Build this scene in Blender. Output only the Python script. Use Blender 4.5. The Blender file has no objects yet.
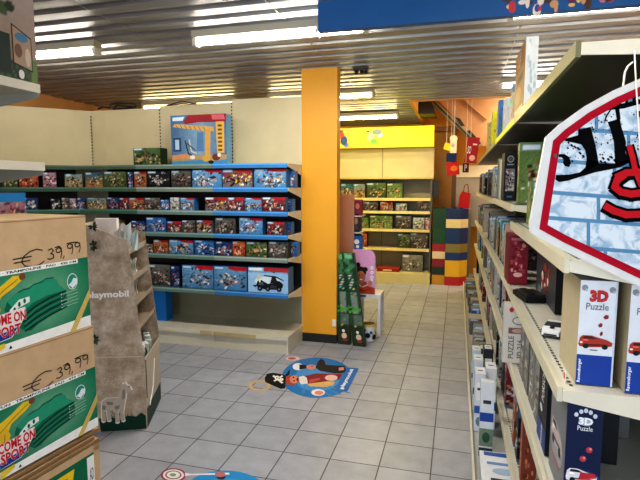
import bpy, math, random
from mathutils import Vector, Matrix
C = bpy.context.scene.collection
# ------------------------------------------------------------------ camera model (used to place things at real positions)
F = 498.0; H = 1.6; CX, CY = 320, 240
PIT = math.atan((CY-186)/F); YAW = math.radians(15.4025)
def ray(x, y):
    c, s = math.cos(PIT), math.sin(PIT); v = (x-CX, -(y-CY), -F)
    ly, lz = c*v[1]+s*v[2], -s*v[1]+c*v[2]; f = -lz; cy, sy = math.cos(YAW), math.sin(YAW)
    return Vector((v[0]*cy-f*sy, v[0]*sy+f*cy, ly))
def on(ax, val, x, y):
    r = ray(x, y); o = Vector((0, 0, H)); return o+r*((val-o[ax])/r[ax])
def hit(p0, d, x, y):           # vertical plane through p0 along d
    n = (-d[1], d[0]); q = ray(x, y); t = (p0[0]*n[0]+p0[1]*n[1])/(q[0]*n[0]+q[1]*n[1])
    return Vector((q[0]*t, q[1]*t, H+q[2]*t))
# ------------------------------------------------------------------ colour / materials
def lin(c):
    return tuple((x/12.92 if x <= .04045 else ((x+.055)/1.055)**2.4) for x in c[:3])+(1.0,)
def hx(s): return tuple(int(s[i:i+2], 16)/255 for i in (0, 2, 4))
def mat(name, col, rough=.5, metal=0., nscale=0, namt=.1, emit=0, spec=.5, attr=False, bump=0):
    m = bpy.data.materials.new(name); m.use_nodes = True; nt = m.node_tree; N = nt.nodes; L = nt.links
    b = N['Principled BSDF']; b.inputs['Roughness'].default_value = rough; b.inputs['Metallic'].default_value = metal
    b.inputs['Specular IOR Level'].default_value = spec
    if isinstance(col, str): col = hx(col)
    c = lin(col); b.inputs['Base Color'].default_value = c
    src = None
    if attr:
        a = N.new('ShaderNodeVertexColor'); a.layer_name = 'Col'; src = a.outputs['Color']
    if nscale:
        tc = N.new('ShaderNodeTexCoord'); n = N.new('ShaderNodeTexNoise'); n.inputs['Scale'].default_value = nscale
        n.inputs['Detail'].default_value = 4; L.new(tc.outputs['Object'], n.inputs['Vector'])
        mr = N.new('ShaderNodeMapRange'); mr.inputs[1].default_value = .3; mr.inputs[2].default_value = .7
        mr.inputs[3].default_value = 1-namt; mr.inputs[4].default_value = 1+namt; L.new(n.outputs['Fac'], mr.inputs[0])
        vm = N.new('ShaderNodeVectorMath'); vm.operation = 'SCALE'; L.new(mr.outputs[0], vm.inputs['Scale'])
        if src: L.new(src, vm.inputs[0])
        else: vm.inputs[0].default_value = c[:3]
        src = vm.outputs[0]
        if bump:
            bp = N.new('ShaderNodeBump'); bp.inputs['Strength'].default_value = bump; bp.inputs['Distance'].default_value = .01
            L.new(n.outputs['Fac'], bp.inputs['Height']); L.new(bp.outputs[0], b.inputs['Normal'])
    if src: L.new(src, b.inputs['Base Color'])
    if emit:
        b.inputs['Emission Strength'].default_value = emit
        if src: L.new(src, b.inputs['Emission Color'])
        else: b.inputs['Emission Color'].default_value = c
    return m
M_card = mat('printed_card', 'ffffff', .45, nscale=30, namt=.05, attr=True, spec=.22)
M_matte = mat('matte_print', 'ffffff', .75, nscale=30, namt=.05, attr=True, spec=.04)
M_kraft = mat('kraft_card', 'ffffff', .8, nscale=14, namt=.08, attr=True)
M_paint = mat('painted_surface', 'ffffff', .45, nscale=5, namt=.04, attr=True)
M_steel = mat('enamelled_steel', 'ffffff', .35, nscale=6, namt=.05, attr=True)
M_cream = mat('cream_enamel', 'd9d3bd', .4, nscale=2.5, namt=.06)
M_dark = mat('dark_plastic', '20201e', .5, nscale=8, namt=.1)
M_orange = mat('orange_paint', 'e8a526', .5, nscale=1.2, namt=.06)
M_yellowwall = mat('ochre_wall_paint', 'e6ab3c', .7, nscale=1.5, namt=.1)
M_wood = mat('orange_wood_panel', 'c89464', .5, nscale=2, namt=.18)
M_tube = mat('lamp_tube', 'fff6e6', .4, emit=46)
M_tubew = mat('warm_lamp_tube', 'ffe9a8', .4, emit=40)
M_white = mat('white_enamel', 'e6e2d6', .4, nscale=5, namt=.04)
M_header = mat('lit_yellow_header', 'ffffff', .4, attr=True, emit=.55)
# ------------------------------------------------------------------ mesh builder
class G:
    def __init__(s): s.v = []; s.f = []; s.c = []; s.m = []; s.sm = []
    def poly(s, pts, col, m=0, sm=False):
        i = len(s.v); s.v += [tuple(p) for p in pts]; s.f.append(tuple(range(i, i+len(pts))))
        s.c.append(col); s.m.append(m); s.sm.append(sm)
    def faces(s, pts, fs, col, m=0, sm=False):
        i = len(s.v); s.v += [tuple(p) for p in pts]
        for k, f in enumerate(fs):
            s.f.append(tuple(a+i for a in f)); s.c.append(col[k] if isinstance(col, list) else col); s.m.append(m); s.sm.append(sm)
    def box(s, x0, x1, y0, y1, z0, z1, col=(.8, .8, .8), m=0, M=None, skip=(), cols=None):
        p = [Vector((x, y, z)) for z in (z0, z1) for y in (y0, y1) for x in (x0, x1)]
        if M is not None: p = [M @ q for q in p]
        fs = dict(b=(0, 2, 3, 1), t=(4, 5, 7, 6), f=(0, 1, 5, 4), k=(2, 6, 7, 3), l=(0, 4, 6, 2), r=(1, 3, 7, 5))
        ks = [k for k in fs if k not in skip]
        s.faces(p, [fs[k] for k in ks], [(cols or {}).get(k, col) for k in ks], m)
    def cyl(s, p0, p1, r0, r1=None, n=16, col=(.8, .8, .8), m=0, caps=True, capcol=None):
        p0 = Vector(p0); p1 = Vector(p1); r1 = r0 if r1 is None else r1; d = (p1-p0).normalized()
        a = d.orthogonal().normalized(); b = d.cross(a)
        ring = lambda p, r: [p+(a*math.cos(t)+b*math.sin(t))*r for t in [2*math.pi*k/n for k in range(n)]]
        s.faces(ring(p0, r0)+ring(p1, r1), [(k, (k+1) % n, n+(k+1) % n, n+k) for k in range(n)], col, m, True)
        if caps:
            s.poly(ring(p0, r0)[::-1], capcol or col, m); s.poly(ring(p1, r1), capcol or col, m)
    def tube(s, pts, r, n=8, col=(.8, .8, .8), m=0):
        for a, b in zip(pts, pts[1:]): s.cyl(a, b, r, r, n, col, m)
    def grid(s, o, u, v, nu, nv, fn, m=0):   # painted rectangle; fn(a,b) in 0..1
        o, u, v = Vector(o), Vector(u), Vector(v); i = len(s.v); cc = []
        for b in range(nv+1):
            for a in range(nu+1):
                s.v.append(tuple(o+u*(a/nu)+v*(b/nv))); cc.append(fn(a/nu, b/nv))
        for b in range(nv):
            for a in range(nu):
                q = b*(nu+1)+a; ix = (q, q+1, q+nu+2, q+nu+1)
                s.f.append(tuple(k+i for k in ix)); s.c.append([cc[k] for k in ix]); s.m.append(m); s.sm.append(False)
    def build(s, name, mats=None, parent=None, loc=(0, 0, 0), rot=0, label=None, cat=None, group=None, kind=None):
        me = bpy.data.meshes.new(name); me.from_pydata(s.v, [], s.f)
        for mm in (mats or [M_card]): me.materials.append(mm)
        me.polygons.foreach_set('material_index', s.m); me.polygons.foreach_set('use_smooth', s.sm)
        at = me.color_attributes.new('Col', 'FLOAT_COLOR', 'CORNER'); buf = []
        for f, c in zip(s.f, s.c):
            if isinstance(c, list):
                for k in c: buf += lin(k)
            else: buf += lin(c)*len(f)
        at.data.foreach_set('color', buf); me.update()
        o = bpy.data.objects.new(name, me); C.objects.link(o); o.parent = parent
        o.location = loc; o.rotation_euler = (0, 0, rot)
        if label or kind: tag(o, label, cat, group, kind)
        return o
def tag(o, label=None, cat=None, group=None, kind=None):
    if label: o['label'] = label
    if cat: o['category'] = cat
    if group: o['group'] = group
    if kind: o['kind'] = kind
    return o
def thing(name, label, cat, loc=(0, 0, 0), rot=0, group=None):
    o = bpy.data.objects.new(name, None); C.objects.link(o); o.location = loc; o.rotation_euler = (0, 0, rot)
    return tag(o, label, cat, group)
_tc = {}
def textmesh(t, off=0.):
    k = (t, off)
    if k not in _tc:
        cu = bpy.data.curves.new('t', 'FONT'); cu.body = t; cu.size = 1; cu.offset = off; cu.resolution_u = 2
        ob = bpy.data.objects.new('t', cu); C.objects.link(ob); dg = bpy.context.evaluated_depsgraph_get(); dg.update()
        me = ob.evaluated_get(dg).to_mesh()
        vs = [tuple(v.co) for v in me.vertices]; fs = [tuple(p.vertices) for p in me.polygons]
        x0 = min(v[0] for v in vs); x1 = max(v[0] for v in vs); y0 = min(v[1] for v in vs); y1 = max(v[1] for v in vs)
        _tc[k] = ([((v[0]-x0)/(x1-x0), (v[1]-y0)/(y1-y0)) for v in vs], fs)
        ob.evaluated_get(dg).to_mesh_clear(); bpy.data.objects.remove(ob); bpy.data.curves.remove(cu)
    return _tc[k]
def text(g, t, o, u, v, col, m=0, off=0.01):   # text stretched to fill the parallelogram o,u,v
    vs, fs = textmesh(t, off); o, u, v = Vector(o), Vector(u), Vector(v)
    g.faces([o+u*a+v*b for a, b in vs], fs, col, m)
class Face:      # 2D drawing on a plane; coordinates in metres
    def __init__(s, g, o, u, v, m=0, eps=.0006):
        s.g = g; s.o = Vector(o); s.u = Vector(u).normalized(); s.v = Vector(v).normalized(); s.n = s.u.cross(s.v); s.m = m; s.e = eps; s.sy = 1
    def P(s, a, b, k=1): return s.o+s.u*a+s.v*(b*s.sy)+s.n*(s.e*k)
    def poly(s, pts, col, k=1, m=None): s.g.poly([s.P(a, b, k) for a, b in pts], col, s.m if m is None else m)
    def rect(s, a0, b0, a1, b1, col, k=1): s.poly([(a0, b0), (a1, b0), (a1, b1), (a0, b1)], col, k)
    def ell(s, a, b, ra, rb, col, k=1, n=20, t0=0):
        s.poly([(a+ra*math.cos(t), b+rb*math.sin(t)) for t in [t0+2*math.pi*i/n for i in range(n)]], col, k)
    def stroke(s, pts, w, col, k=1):
        for (a, b), (c, d) in zip(pts, pts[1:]):
            l = math.hypot(c-a, d-b) or 1e-6; x, y = -(d-b)/l*w/2, (c-a)/l*w/2; e, f = (c-a)/l*w*.3, (d-b)/l*w*.3
            s.poly([(a+x-e, b+y-f), (a-x-e, b-y-f), (c-x+e, d-y+f), (c+x+e, d+y+f)], col, k)
    def text(s, t, a, b, w, h, col, k=2, off=.01, ang=0):
        ca, sa = math.cos(ang), math.sin(ang)
        text(s.g, t, s.P(a, b, k), s.u*(w*ca)+s.v*(w*sa), s.u*(-h*sa)+s.v*(h*ca), col, s.m, off)
R = random.Random(7)
W_ = (.93, .93, .92); K_ = (.05, .05, .05)
# ------------------------------------------------------------------ printed box art
TH = {  # top colour, bottom colour, blob colours, banner, logo background
 'city': ('6fa5cf', '4b86bb', 'dfe6ea c7b28c 2c2f33 b43a30 8a9197 efefef 44576b e8c060', 'b0202a', '3e8fd0'),
 'police': ('8fbbe0', '3f86c8', '15181a 2a2f2c f0f2f4 1b1d20 8fa5b8 e0c36a 222222', 'b0202a', '3e8fd0'),
 'fire': ('b07a50', '8e4a30', 'c0301c e07a28 2b211c f0d9a0 6f2c1c d8d0c8 3b4a66', '8a1c1c', '7a95b0'),
 'knight': ('6a6a66', '3e3832', '2a2520 8c8478 b0a898 8f3a2a d8d0c4 4c5a66 1a1a1c', None, '66798a'),
 'dark': ('1d2022', '101214', 'd8dadc 0c0d10 8a8f94 e8e8e8 30343a b0a090', None, '50687c'),
 'dino': ('56744a', '3e4e2c', '22301c 8aa070 c8a060 7a3a20 d0c8a0 2e4630 e0b060', None, '4e7a88'),
 'sand': ('7a98a0', 'b08a50', 'd8b070 8a5a2a 2a4038 e8d8b0 3e6a5c a04828 181818', None, '2f8aa0'),
 'teal': ('1c6a88', 'c88438', 'e0a040 f0d8a0 8a3c1c 1a5064 d86a28 f6ecd0', None, '2f8aa0'),
 'space': ('22427a', '1c2c50', 'e4e8ee 3c6ab0 10182c a8b4c8 d84838 6f90b8', None, '3a70b8'),
 'pink': ('b890a0', '9a6070', 'f0d8e0 c04868 e8b070 5a3048 ffffff 80a0b8', None, '7090c0'),
 'orange': ('c86a40', '9a3c20', 'f0a040 d04828 f8e0b0 5a2a20 e06a88 3a2018', None, '8890a0'),
 'red': ('883038', '5a1e24', 'e8dcd8 c03038 30343c d89050 f0f0f0 5070a0', 'b0202a', '5080b0'),
 'blue': ('3a7ac0', '2a5a98', 'e8eef4 1c3050 c0d0e0 c83830 5a9ad8 10141c', None, '4a90d8'),
 'white': ('cfd2d0', 'a8aca8', '3a4650 e8e8e4 7890a4 c05040 202428 88a070', None, '6090b8'),
 'yellowred': ('8a2c2c', '6a7a88', 'e8c830 181818 f0e060 e0e4e8 302c28 c83028', 'a81c24', '6a9ac8'),
 'green': ('5e7a42', '78904e', '3c5a2c a8b080 d8d0b0 6a4a30 c86a48 98b858', None, '6a8458'),
 'grey': ('8f8f8a', '74746c', 'd8d8d0 4a4a48 b0a890 6a5a50 e8e8e0', None, '88888a'),
}
def art(w, h, th, seed):
    r = random.Random(seed); t = TH[th]; top, bot = hx(t[0]), hx(t[1]); cs = [hx(x) for x in t[2].split()]
    n = 26+int(w*190); bl = []; sc = .55+min(w, .35)*.9
    for i in range(n):
        c = r.choice(cs); k = r.uniform(.45, 1.1); c = tuple(min(1, x*k) for x in c)
        if r.random() < .22: c = tuple(x*.22 for x in c)
        if r.random() < .1: c = tuple(.55+.45*x for x in c)
        cx, cy = r.gauss(.5, .27), r.gauss(.42, .22)
        bl.append((cx*w, cy*h, r.uniform(.006, .026)*sc, r.uniform(.004, .014)*sc, r.uniform(-.7, .7) if r.random() < .7 else r.uniform(0, 3.1), c))
    for i in range(3):
        x = r.uniform(.15, .85)*w; y = r.uniform(.15, .5)*h
        bl.append((x, y, .007, .013, 0, r.choice(cs))); bl.append((x, y+.015, .006, .006, 0, hx('cc9c7c')))
    ban = hx(t[3]) if t[3] else None; lg = hx(t[4]); lw = min(.4*w, .11)
    def fn(a, b):
        x, y = a*w, b*h
        if x < lw and y > h*.85:
            return (.85, .9, .94) if (.12 < x/lw < .9 and h*.88 < y < h*.96) else lg
        if ban and x > w*.45 and y > h*(.82+.1*max(0, (.62-a)*5)): return ban
        if b < .04: return tuple(.6*q+.1 for q in lg)
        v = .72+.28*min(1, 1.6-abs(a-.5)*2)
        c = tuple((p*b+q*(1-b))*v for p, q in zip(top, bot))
        for (bx, by, rx, ry, an, bc) in bl:
            dx, dy = x-bx, y-by
            if abs(dx) > .03 or abs(dy) > .03: continue
            ca, sa = math.cos(an), math.sin(an); e = ((dx*ca+dy*sa)/rx)**2+((dy*ca-dx*sa)/ry)**2
            if e < 1: c = bc
        k = r.uniform(.86, 1.08)
        return tuple(min(1, q*k) for q in c)
    return fn
def carton(g, w, d, h, th, seed=None, side=None, cell=.0075, top=None, sideart=False):
    seed = R.random() if seed is None else seed; fn = art(w, h, th, seed)
    sc = hx(side) if side else hx(TH[th][1]); sc = tuple(x*.8 for x in sc)
    g.box(-w/2, w/2, -d/2, d/2, 0, h, sc, skip=('f',)+(('r', 'l') if sideart else ()), cols={'t': hx(top) if top else sc})
    nu = max(4, int(w/cell)); nv = max(4, int(h/cell))
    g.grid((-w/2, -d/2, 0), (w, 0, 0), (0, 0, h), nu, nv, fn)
    if sideart:
        f2 = art(d, h, th, seed+1); nd = max(4, int(d/cell))
        g.grid((w/2, -d/2, 0), (0, d, 0), (0, 0, h), nd, nv, f2); g.grid((-w/2, d/2, 0), (0, -d, 0), (0, 0, h), nd, nv, f2)
    return g
ORD = 'first second third fourth fifth sixth seventh eighth ninth tenth eleventh twelfth thirteenth fourteenth fifteenth sixteenth seventeenth eighteenth nineteenth twentieth'.split()
# ================================================================== THE ROOM
CZ = 2.74
g = G(); g.box(-6, 4.2, -2.6, 9.6, -.05, 0); flo = g.build('floor', None, kind='structure')
m = bpy.data.materials.new('grey_floor_tiles'); m.use_nodes = True; nt = m.node_tree; N = nt.nodes; L = nt.links; b = N['Principled BSDF']
tc = N.new('ShaderNodeTexCoord'); mp = N.new('ShaderNodeMapping'); mp.inputs['Location'].default_value = (.102+.29*40, -2.98+.284*40, 0)
br = N.new('ShaderNodeTexBrick'); br.offset = 0; br.squash = 1
for k, v in dict(Scale=1., Bias=0.).items(): br.inputs[k].default_value = v
br.inputs['Mortar Size'].default_value = .0036; br.inputs['Mortar Smooth'].default_value = .2
br.inputs['Brick Width'].default_value = .29; br.inputs['Row Height'].default_value = .284
br.inputs['Color1'].default_value = lin(hx('a6a9b2')); br.inputs['Color2'].default_value = lin(hx('989ba4')); br.inputs['Mortar'].default_value = lin(hx('34363a'))
ns = N.new('ShaderNodeTexNoise'); ns.inputs['Scale'].default_value = 9; ns.inputs['Detail'].default_value = 6
n2 = N.new('ShaderNodeTexNoise'); n2.inputs['Scale'].default_value = 160
ad = N.new('ShaderNodeMath'); ad.operation = 'ADD'; mr = N.new('ShaderNodeMapRange'); mr.inputs[1].default_value = .7; mr.inputs[2].default_value = 1.3; mr.inputs[3].default_value = .84; mr.inputs[4].default_value = 1.14
vm = N.new('ShaderNodeVectorMath'); vm.operation = 'SCALE'
L.new(tc.outputs['Object'], mp.inputs[0]); L.new(mp.outputs[0], br.inputs['Vector']); L.new(tc.outputs['Object'], ns.inputs[0]); L.new(tc.outputs['Object'], n2.inputs[0])
L.new(ns.outputs[0], ad.inputs[0]); L.new(n2.outputs[0], ad.inputs[1]); L.new(ad.outputs[0], mr.inputs[0]); L.new(br.outputs[0], vm.inputs[0]); L.new(mr.outputs[0], vm.inputs['Scale']); L.new(vm.outputs[0], b.inputs['Base Color'])
b.inputs['Roughness'].default_value = .42
bp = N.new('ShaderNodeBump'); bp.inputs['Strength'].default_value = .3; bp.inputs['Distance'].default_value = .002; bp.invert = True
L.new(br.outputs['Fac'], bp.inputs['Height']); L.new(bp.outputs[0], b.inputs['Normal'])
flo.data.materials.clear(); flo.data.materials.append(m)
# corrugated metal ceiling: runs along X
m = bpy.data.materials.new('ribbed_metal_ceiling'); m.use_nodes = True; nt = m.node_tree; N = nt.nodes; L = nt.links; b = N['Principled BSDF']
tc = N.new('ShaderNodeTexCoord'); mp = N.new('ShaderNodeMapping'); mp.inputs['Scale'].default_value = (.6, 5, 1)
ns = N.new('ShaderNodeTexNoise'); ns.inputs['Scale'].default_value = 2.2; ns.inputs['Detail'].default_value = 3
cr = N.new('ShaderNodeValToRGB'); cr.color_ramp.elements[0].position = .3; cr.color_ramp.elements[0].color = lin(hx('7e7e80')); cr.color_ramp.elements[1].position = .7; cr.color_ramp.elements[1].color = lin(hx('a6a6a6'))
L.new(tc.outputs['Object'], mp.inputs[0]); L.new(mp.outputs[0], ns.inputs[0]); L.new(ns.outputs[0], cr.inputs[0]); L.new(cr.outputs[0], b.inputs['Base Color'])
b.inputs['Metallic'].default_value = .4; b.inputs['Roughness'].default_value = .4
M_ceil = m
def ribs(g, x0, x1, y0, y1, p=.195):
    y = y0
    prof = [(0, 0), (.105, 0), (.113, .024), (.128, .03), (.17, .03), (.187, .024), (p, 0)]
    pts = []
    while y < y1-1e-6:
        for a, z in prof[:-1]:
            if y+a < y1: pts.append((y+a, CZ+z))
        y += p
    pts.append((y1, CZ))
    for (a, z), (c, w) in zip(pts, pts[1:]):
        g.poly([(x0, a, z), (x0, c, w), (x1, c, w), (x1, a, z)], (.7, .7, .66))
g = G(); ribs(g, -6, 4.2, -2.6, 6.88); ribs(g, -6, -.62, 6.88, 9.6)
for jx in (-3.75, -2.35, -1.18, .4):
    g.box(jx-.003, jx+.003, 2.2, 6.88, CZ-.002, CZ, K_)
g.build('ceiling', [M_ceil], kind='structure')
g = G(); g.box(-.62, 4.2, 6.92, 9.6, 3.35, 3.4); g.build('ceiling', [M_wood], kind='structure')     # roof of the stairwell
g = G(); g.box(-.64, 4.2, 6.88, 6.92, CZ-.02, 3.35, hx('b98a50')); g.build('trim_1', [M_wood], kind='structure')
g = G(); g.box(-.66, -.62, 6.9, 9.6, CZ-.03, 3.35, hx('c08a20')); g.build('trim_2', [M_yellowwall], kind='structure')
g = G(); g.box(-6.1, 4.3, 9.5, 9.6, 0, 3.4); g.build('wall_back', [M_yellowwall], kind='structure')
g = G(); g.box(-5.15, -5.05, -2.6, 9.5, 0, CZ+.05); g.build('wall_left', [M_wood], kind='structure')
g = G(); g.box(3.2, 3.3, -2.6, 9.5, 0, 3.4); g.build('wall_right', [M_yellowwall], kind='structure')
# doorway / wooden column behind the brick tower
g = G(); a = on(1, 9.3, 453, 140); c = on(1, 9.3, 457.5, 140)
g.box(a.x, c.x, 9.2, 9.3, 0, 2.56, hx('8a5a20')); g.box(-1.5, a.x, 9.42, 9.5, 0, 2.6, hx('dea32c'))
g.box(-1.5, 3, 9.15, 9.3, 2.56, 2.64, hx('8a5a18')); g.build('door_1', [M_paint], kind='structure')
g = G(); g.box(c.x, 2.2, 9.0, 9.05, 1.75, 1.95, hx('e8dcc0')); g.box(c.x, 2.2, 9.02, 9.06, .9, 1.75, hx('9c9486')); g.build('trim_3', [M_paint], kind='structure')
# pillar
PX0, PX1, PY = -1.515, -1.152, 4.81
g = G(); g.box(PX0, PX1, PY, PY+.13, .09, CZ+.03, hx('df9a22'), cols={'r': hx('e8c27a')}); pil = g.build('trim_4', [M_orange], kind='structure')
g = G(); g.box(PX0-.004, PX1+.004, PY-.006, PY+.134, 0, .09); g.build('baseboard_front', [M_dark], kind='structure')
# stair: sloped stringer and wood cheek in the stairwell
def P8(x, y, Y=8.6): return on(1, Y, x, y)
g = G(); q = [P8(434, 96), P8(482, 146), P8(492, 146), P8(560, 96), P8(560, 60), P8(434, 60)]
q2 = [p+Vector((0, .06, 0)) for p in q]; n = 6
g.poly(q, (.8, .5, .3)); g.poly(q2[::-1], (.8, .5, .3))
for i in range(n): g.poly([q[i], q2[i], q2[(i+1) % n], q[(i+1) % n]], (.8, .5, .3))
g.build('wall_stair', [M_wood], kind='structure')
st = thing('staircase', 'underside of a staircase descending beside the orange wood panel, above the brick tower', 'staircase', P8(480, 145))
def slab(g, q, t, col):
    q2 = [p+Vector((0, t, 0)) for p in q]; g.poly(q, col); g.poly(q2[::-1], col)
    for i in range(len(q)): g.poly([q[i], q2[i], q2[(i+1) % len(q)], q[(i+1) % len(q)]], col)
o0 = P8(480, 145)
def rel(l): return [p-o0 for p in l]
g = G(); slab(g, rel([P8(426, 99, 8.35), P8(433, 99, 8.35), P8(482, 143, 8.35), P8(479, 147, 8.35)]), .2, hx('a89a6c')); g.build('stringer', [M_paint], st)
g = G(); slab(g, rel([P8(432, 101, 8.34), P8(434, 101, 8.34), P8(479, 145, 8.34), P8(476, 145, 8.34)]), .01, hx('3a3020')); g.build('edge_trim', [M_paint], st)
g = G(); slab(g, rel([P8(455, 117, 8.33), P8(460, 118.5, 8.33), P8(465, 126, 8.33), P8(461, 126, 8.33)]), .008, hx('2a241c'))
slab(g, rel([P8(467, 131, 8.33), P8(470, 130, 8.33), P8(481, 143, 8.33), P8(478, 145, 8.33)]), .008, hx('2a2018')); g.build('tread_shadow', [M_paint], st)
g = G(); slab(g, rel([P8(460, 97, 8.55), P8(480, 97, 8.55), P8(493, 113, 8.55), P8(487, 120, 8.55)]), .02, hx('8a5430')); g.build('cheek_band', [M_wood], st)
g = G(); q = [on(1, 7.9, 413, 100), on(1, 7.9, 431, 100), on(1, 7.9, 436, 114), on(1, 7.9, 419, 114)]
slab(g, q, .5, hx('2e2a14')); g.build('trim_5', [M_paint], kind='structure')
# ================================================================== CEILING LAMPS
def lamp(x0, x1, y, z, label, warm=False):
    t = thing('ceiling_lamp', label, 'ceiling lamp', ((x0+x1)/2, y, z), 0, 'fluorescent ceiling lamps'); w = (x1-x0)/2
    g = G(); g.box(-w, w, -.045, .045, .035, .085, hx('b8b2a0')); g.build('housing', [M_paint], t)
    for s in (-1, 1):
        g = G(); g.box(s*w-.03*(s > 0), s*w+.03*(s < 0), -.035, .035, -.02, .03, (.85, .83, .78)); g.build('end_cap', [M_white], t)
    g = G(); g.cyl((-w+.03, 0, 0), (w-.03, 0, 0), .014, n=10); g.build('tube', [M_tubew if warm else M_tube], t)
lamp(-4.3, -2.78, 3.47, 2.655, 'fluorescent ceiling lamp at the left, above the cream wall panels')
lamp(-1.93, -.62, 3.47, 2.655, 'fluorescent ceiling lamp in the middle, left of the blue banner')
lamp(.26, 1.7, 3.3, 2.61, 'fluorescent ceiling lamp at the right, under the blue banner')
lamp(-4.2, -2.8, 6.1, 2.655, 'warm fluorescent lamp glowing above the wall behind the tall blue crane box', True)
lamp(-2.3, -.98, 5.95, 2.655, 'ceiling lamp just right of the orange pillar top', True)
lamp(.4, 1.8, 5.8, 2.655, 'ceiling lamp behind the tall tan box on the right shelves')
lamp(-2.2, -.9, 7.75, 2.64, 'warm ceiling lamp in front of the yellow header', True)
lamp(-3, -1.5, .6, 2.655, 'fluorescent ceiling lamp overhead near the viewer on the left'); lamp(.3, 1.8, .6, 2.655, 'fluorescent ceiling lamp overhead near the viewer on the right')
# ceiling spot / speaker
p = on(2, 2.72, 361, 70)
t = thing('spotlight', 'small black ceiling spotlight right of the orange pillar', 'spotlight', p)
g = G(); g.box(-.075, .075, -.03, .03, -.005, .02, K_); g.build('track', [M_dark], t)
for dx in (-.045, .01, .05):
    g = G(); g.cyl((dx, 0, -.005), (dx, -.01, -.03), .018, .02, 10, K_); g.build('lamp_head', [M_dark], t)
# ================================================================== BLUE BANNER
t = thing('hanging_banner', 'large blue hanging banner with a printed crowd at its right end, at the ceiling', 'banner', (0, 3.12, 2.56))
g = G(); g.box(-.873, 1.4, 0, .05, 0, .2, hx('0b5a9a'), cols={'l': hx('0b3560')})
f = Face(g, (-.873, 0, 0), (1, 0, 0), (0, 0, 1)); rr = random.Random(3)
f.grid = None
for i in range(150):
    f.ell(1.09+rr.random()*1.15, .015+rr.random()*.17, .008+rr.random()*.016, .01+rr.random()*.03, hx(rr.choice(['d8a070', 'c83a40', '6a2a50', 'e8c070', '2a50a0', 'd87a90', 'f0e0d0', '503020'])), 1+i*.02, 9)
g.build('banner_board', [M_paint], t)
g = G(); g.faces([(-.88, .05, 0), (-.93, .25, .02), (-.93, .25, .2), (-.88, .05, .2)], [(0, 1, 2, 3)], hx('0c4a86')); g.faces([(-.885, .04, 0), (-.925, .1, .0), (-.9, .1, .13)], [(0, 1, 2)], hx('b0aca0')); g.build('end_flap', [M_paint], t)
# ================================================================== LEFT WALL SHELVING
YB, YF, YD = 4.85, 4.40, 4.346
SZ = [1.811, 1.586, 1.359, 1.138, .919, .575]
GRN = '5a7468'; BLU = '3f84c4'
def shelving_bay(label, x0, x1, strips, dots=True, loc=(0, 0, 0), rot=0, top=2.49, grp='wall shelving bays along the back left'):
    """local: x along, y=0 at shelf front, y=.45 backing"""
    w = x1-x0; t = thing('shelving_unit', label, 'shelving', loc, rot, grp); D = YB-YF
    g = G(); g.box(x0, x1, D, D+.03, .15, top, hx('d2c5a0'))
    g.box(x0, x1, D-.004, D, SZ[0], top, hx('d2c5a0'))
    z = .2
    while z < top-.03 and dots: g.box(x0-.006, x0+.006, D-.006, D-.003, z, z+.018, (.16, .14, .1)); z += .035
    g.build('back_panel', [M_cream if 0 else M_paint], t)
    g = G(); g.box(x0, x1, D-.01, D, .15, SZ[5]-.02, hx('8f8a70')); g.box(x0, x1, D-.01, D, SZ[5]-.02, SZ[0], hx('22241f')); g.build('shaded_backing', [M_paint], t)  # shade of the shelf gaps painted as a dark sheet above the base stretch
    g = G(); g.box(x0, x1, YD-YF, D, .135, .172, hx('cfcab8')); g.build('base_deck', [M_steel], t)
    g = G(); g.box(x0+.002, x1-.002, YD-YF+.02, YD-YF+.04, 0, .135, hx('c9c4b0')); g.build('kick_panel', [M_steel], t)
    for k, z in enumerate(SZ):
        g = G(); g.box(x0, x1, 0, D-.01, z-.025, z-.002, hx('3a423c') if k else hx('8a9484')); sh = g.build('shelf', [M_steel], t)
        c = hx(strips[k]); g = G(); g.box(x0, x1, -.012, 0, z-.042, z, tuple(q*.9 for q in c)); g.box(x0, x1, -.0135, -.012, z-.014, z, tuple(min(1, q*1.18+.03) for q in c))
        g.build('price_strip', [M_steel], sh)
    return t
b3 = shelving_bay('right bay of the wall shelving beside the pillar, with blue price strips', -2.285+1.525, 0, [BLU, BLU, BLU, BLU, '8a9c94', BLU], loc=(-1.525, YF, 0))
# right end of the bay: white cantilever brackets and end kick panel
for z in SZ:
    g = G(); x = .002; q = [(x, -.0, z-.002), (x, -.0, z-.03), (x, .43, z-.11), (x, .43, z-.002)]
    q2 = [(a+.006, b_, c_) for a, b_, c_ in q]; g.poly(q[::-1], hx('ddd8c8')); g.poly(q2, hx('ddd8c8'))
    for i in range(4): g.poly([q[i], q2[i], q2[(i+1) % 4], q[(i+1) % 4]][::-1], hx('ddd8c8'))
    g.build('bracket', [M_steel], b3)
g = G(); g.box(0, .012, YD-YF, .45, .0, .172, hx('d8d3c2')); g.build('end_panel', [M_steel], b3)
g = G(); g.box(0, .03, .42, .47, .1, 2.49, hx('d8d0b4')); g.build('upright', [M_steel], b3)
GL = '6d8478'
bm = shelving_bay('middle bay of the wall shelving under the crane box, with grey-green price strips', -.85, 0, [GL, '829488', '78908a', '6a8880', '6a8880', '6d8c84'], loc=(-2.285, YF, 0), top=2.455)
shelving_bay('third bay of the wall shelving from the pillar, with dark green price strips', -.695, 0, ['4c6254', '4c6a58', '3c6a58', '3c6a58', '3c6a58', '3c6a58'], dots=False, loc=(-3.135, YF, 0), top=2.44)
dgn = math.pi/4
dgt = shelving_bay('diagonal corner bay of the wall shelving at the far left, with green price strips', -1.5, 0, ['3f5848', '3c6050', '3c6a58', '3c6a58', '3c6a58', '3c6a58'], dots=False, loc=(-3.83, YF, 0), rot=dgn, top=2.44)
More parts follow.
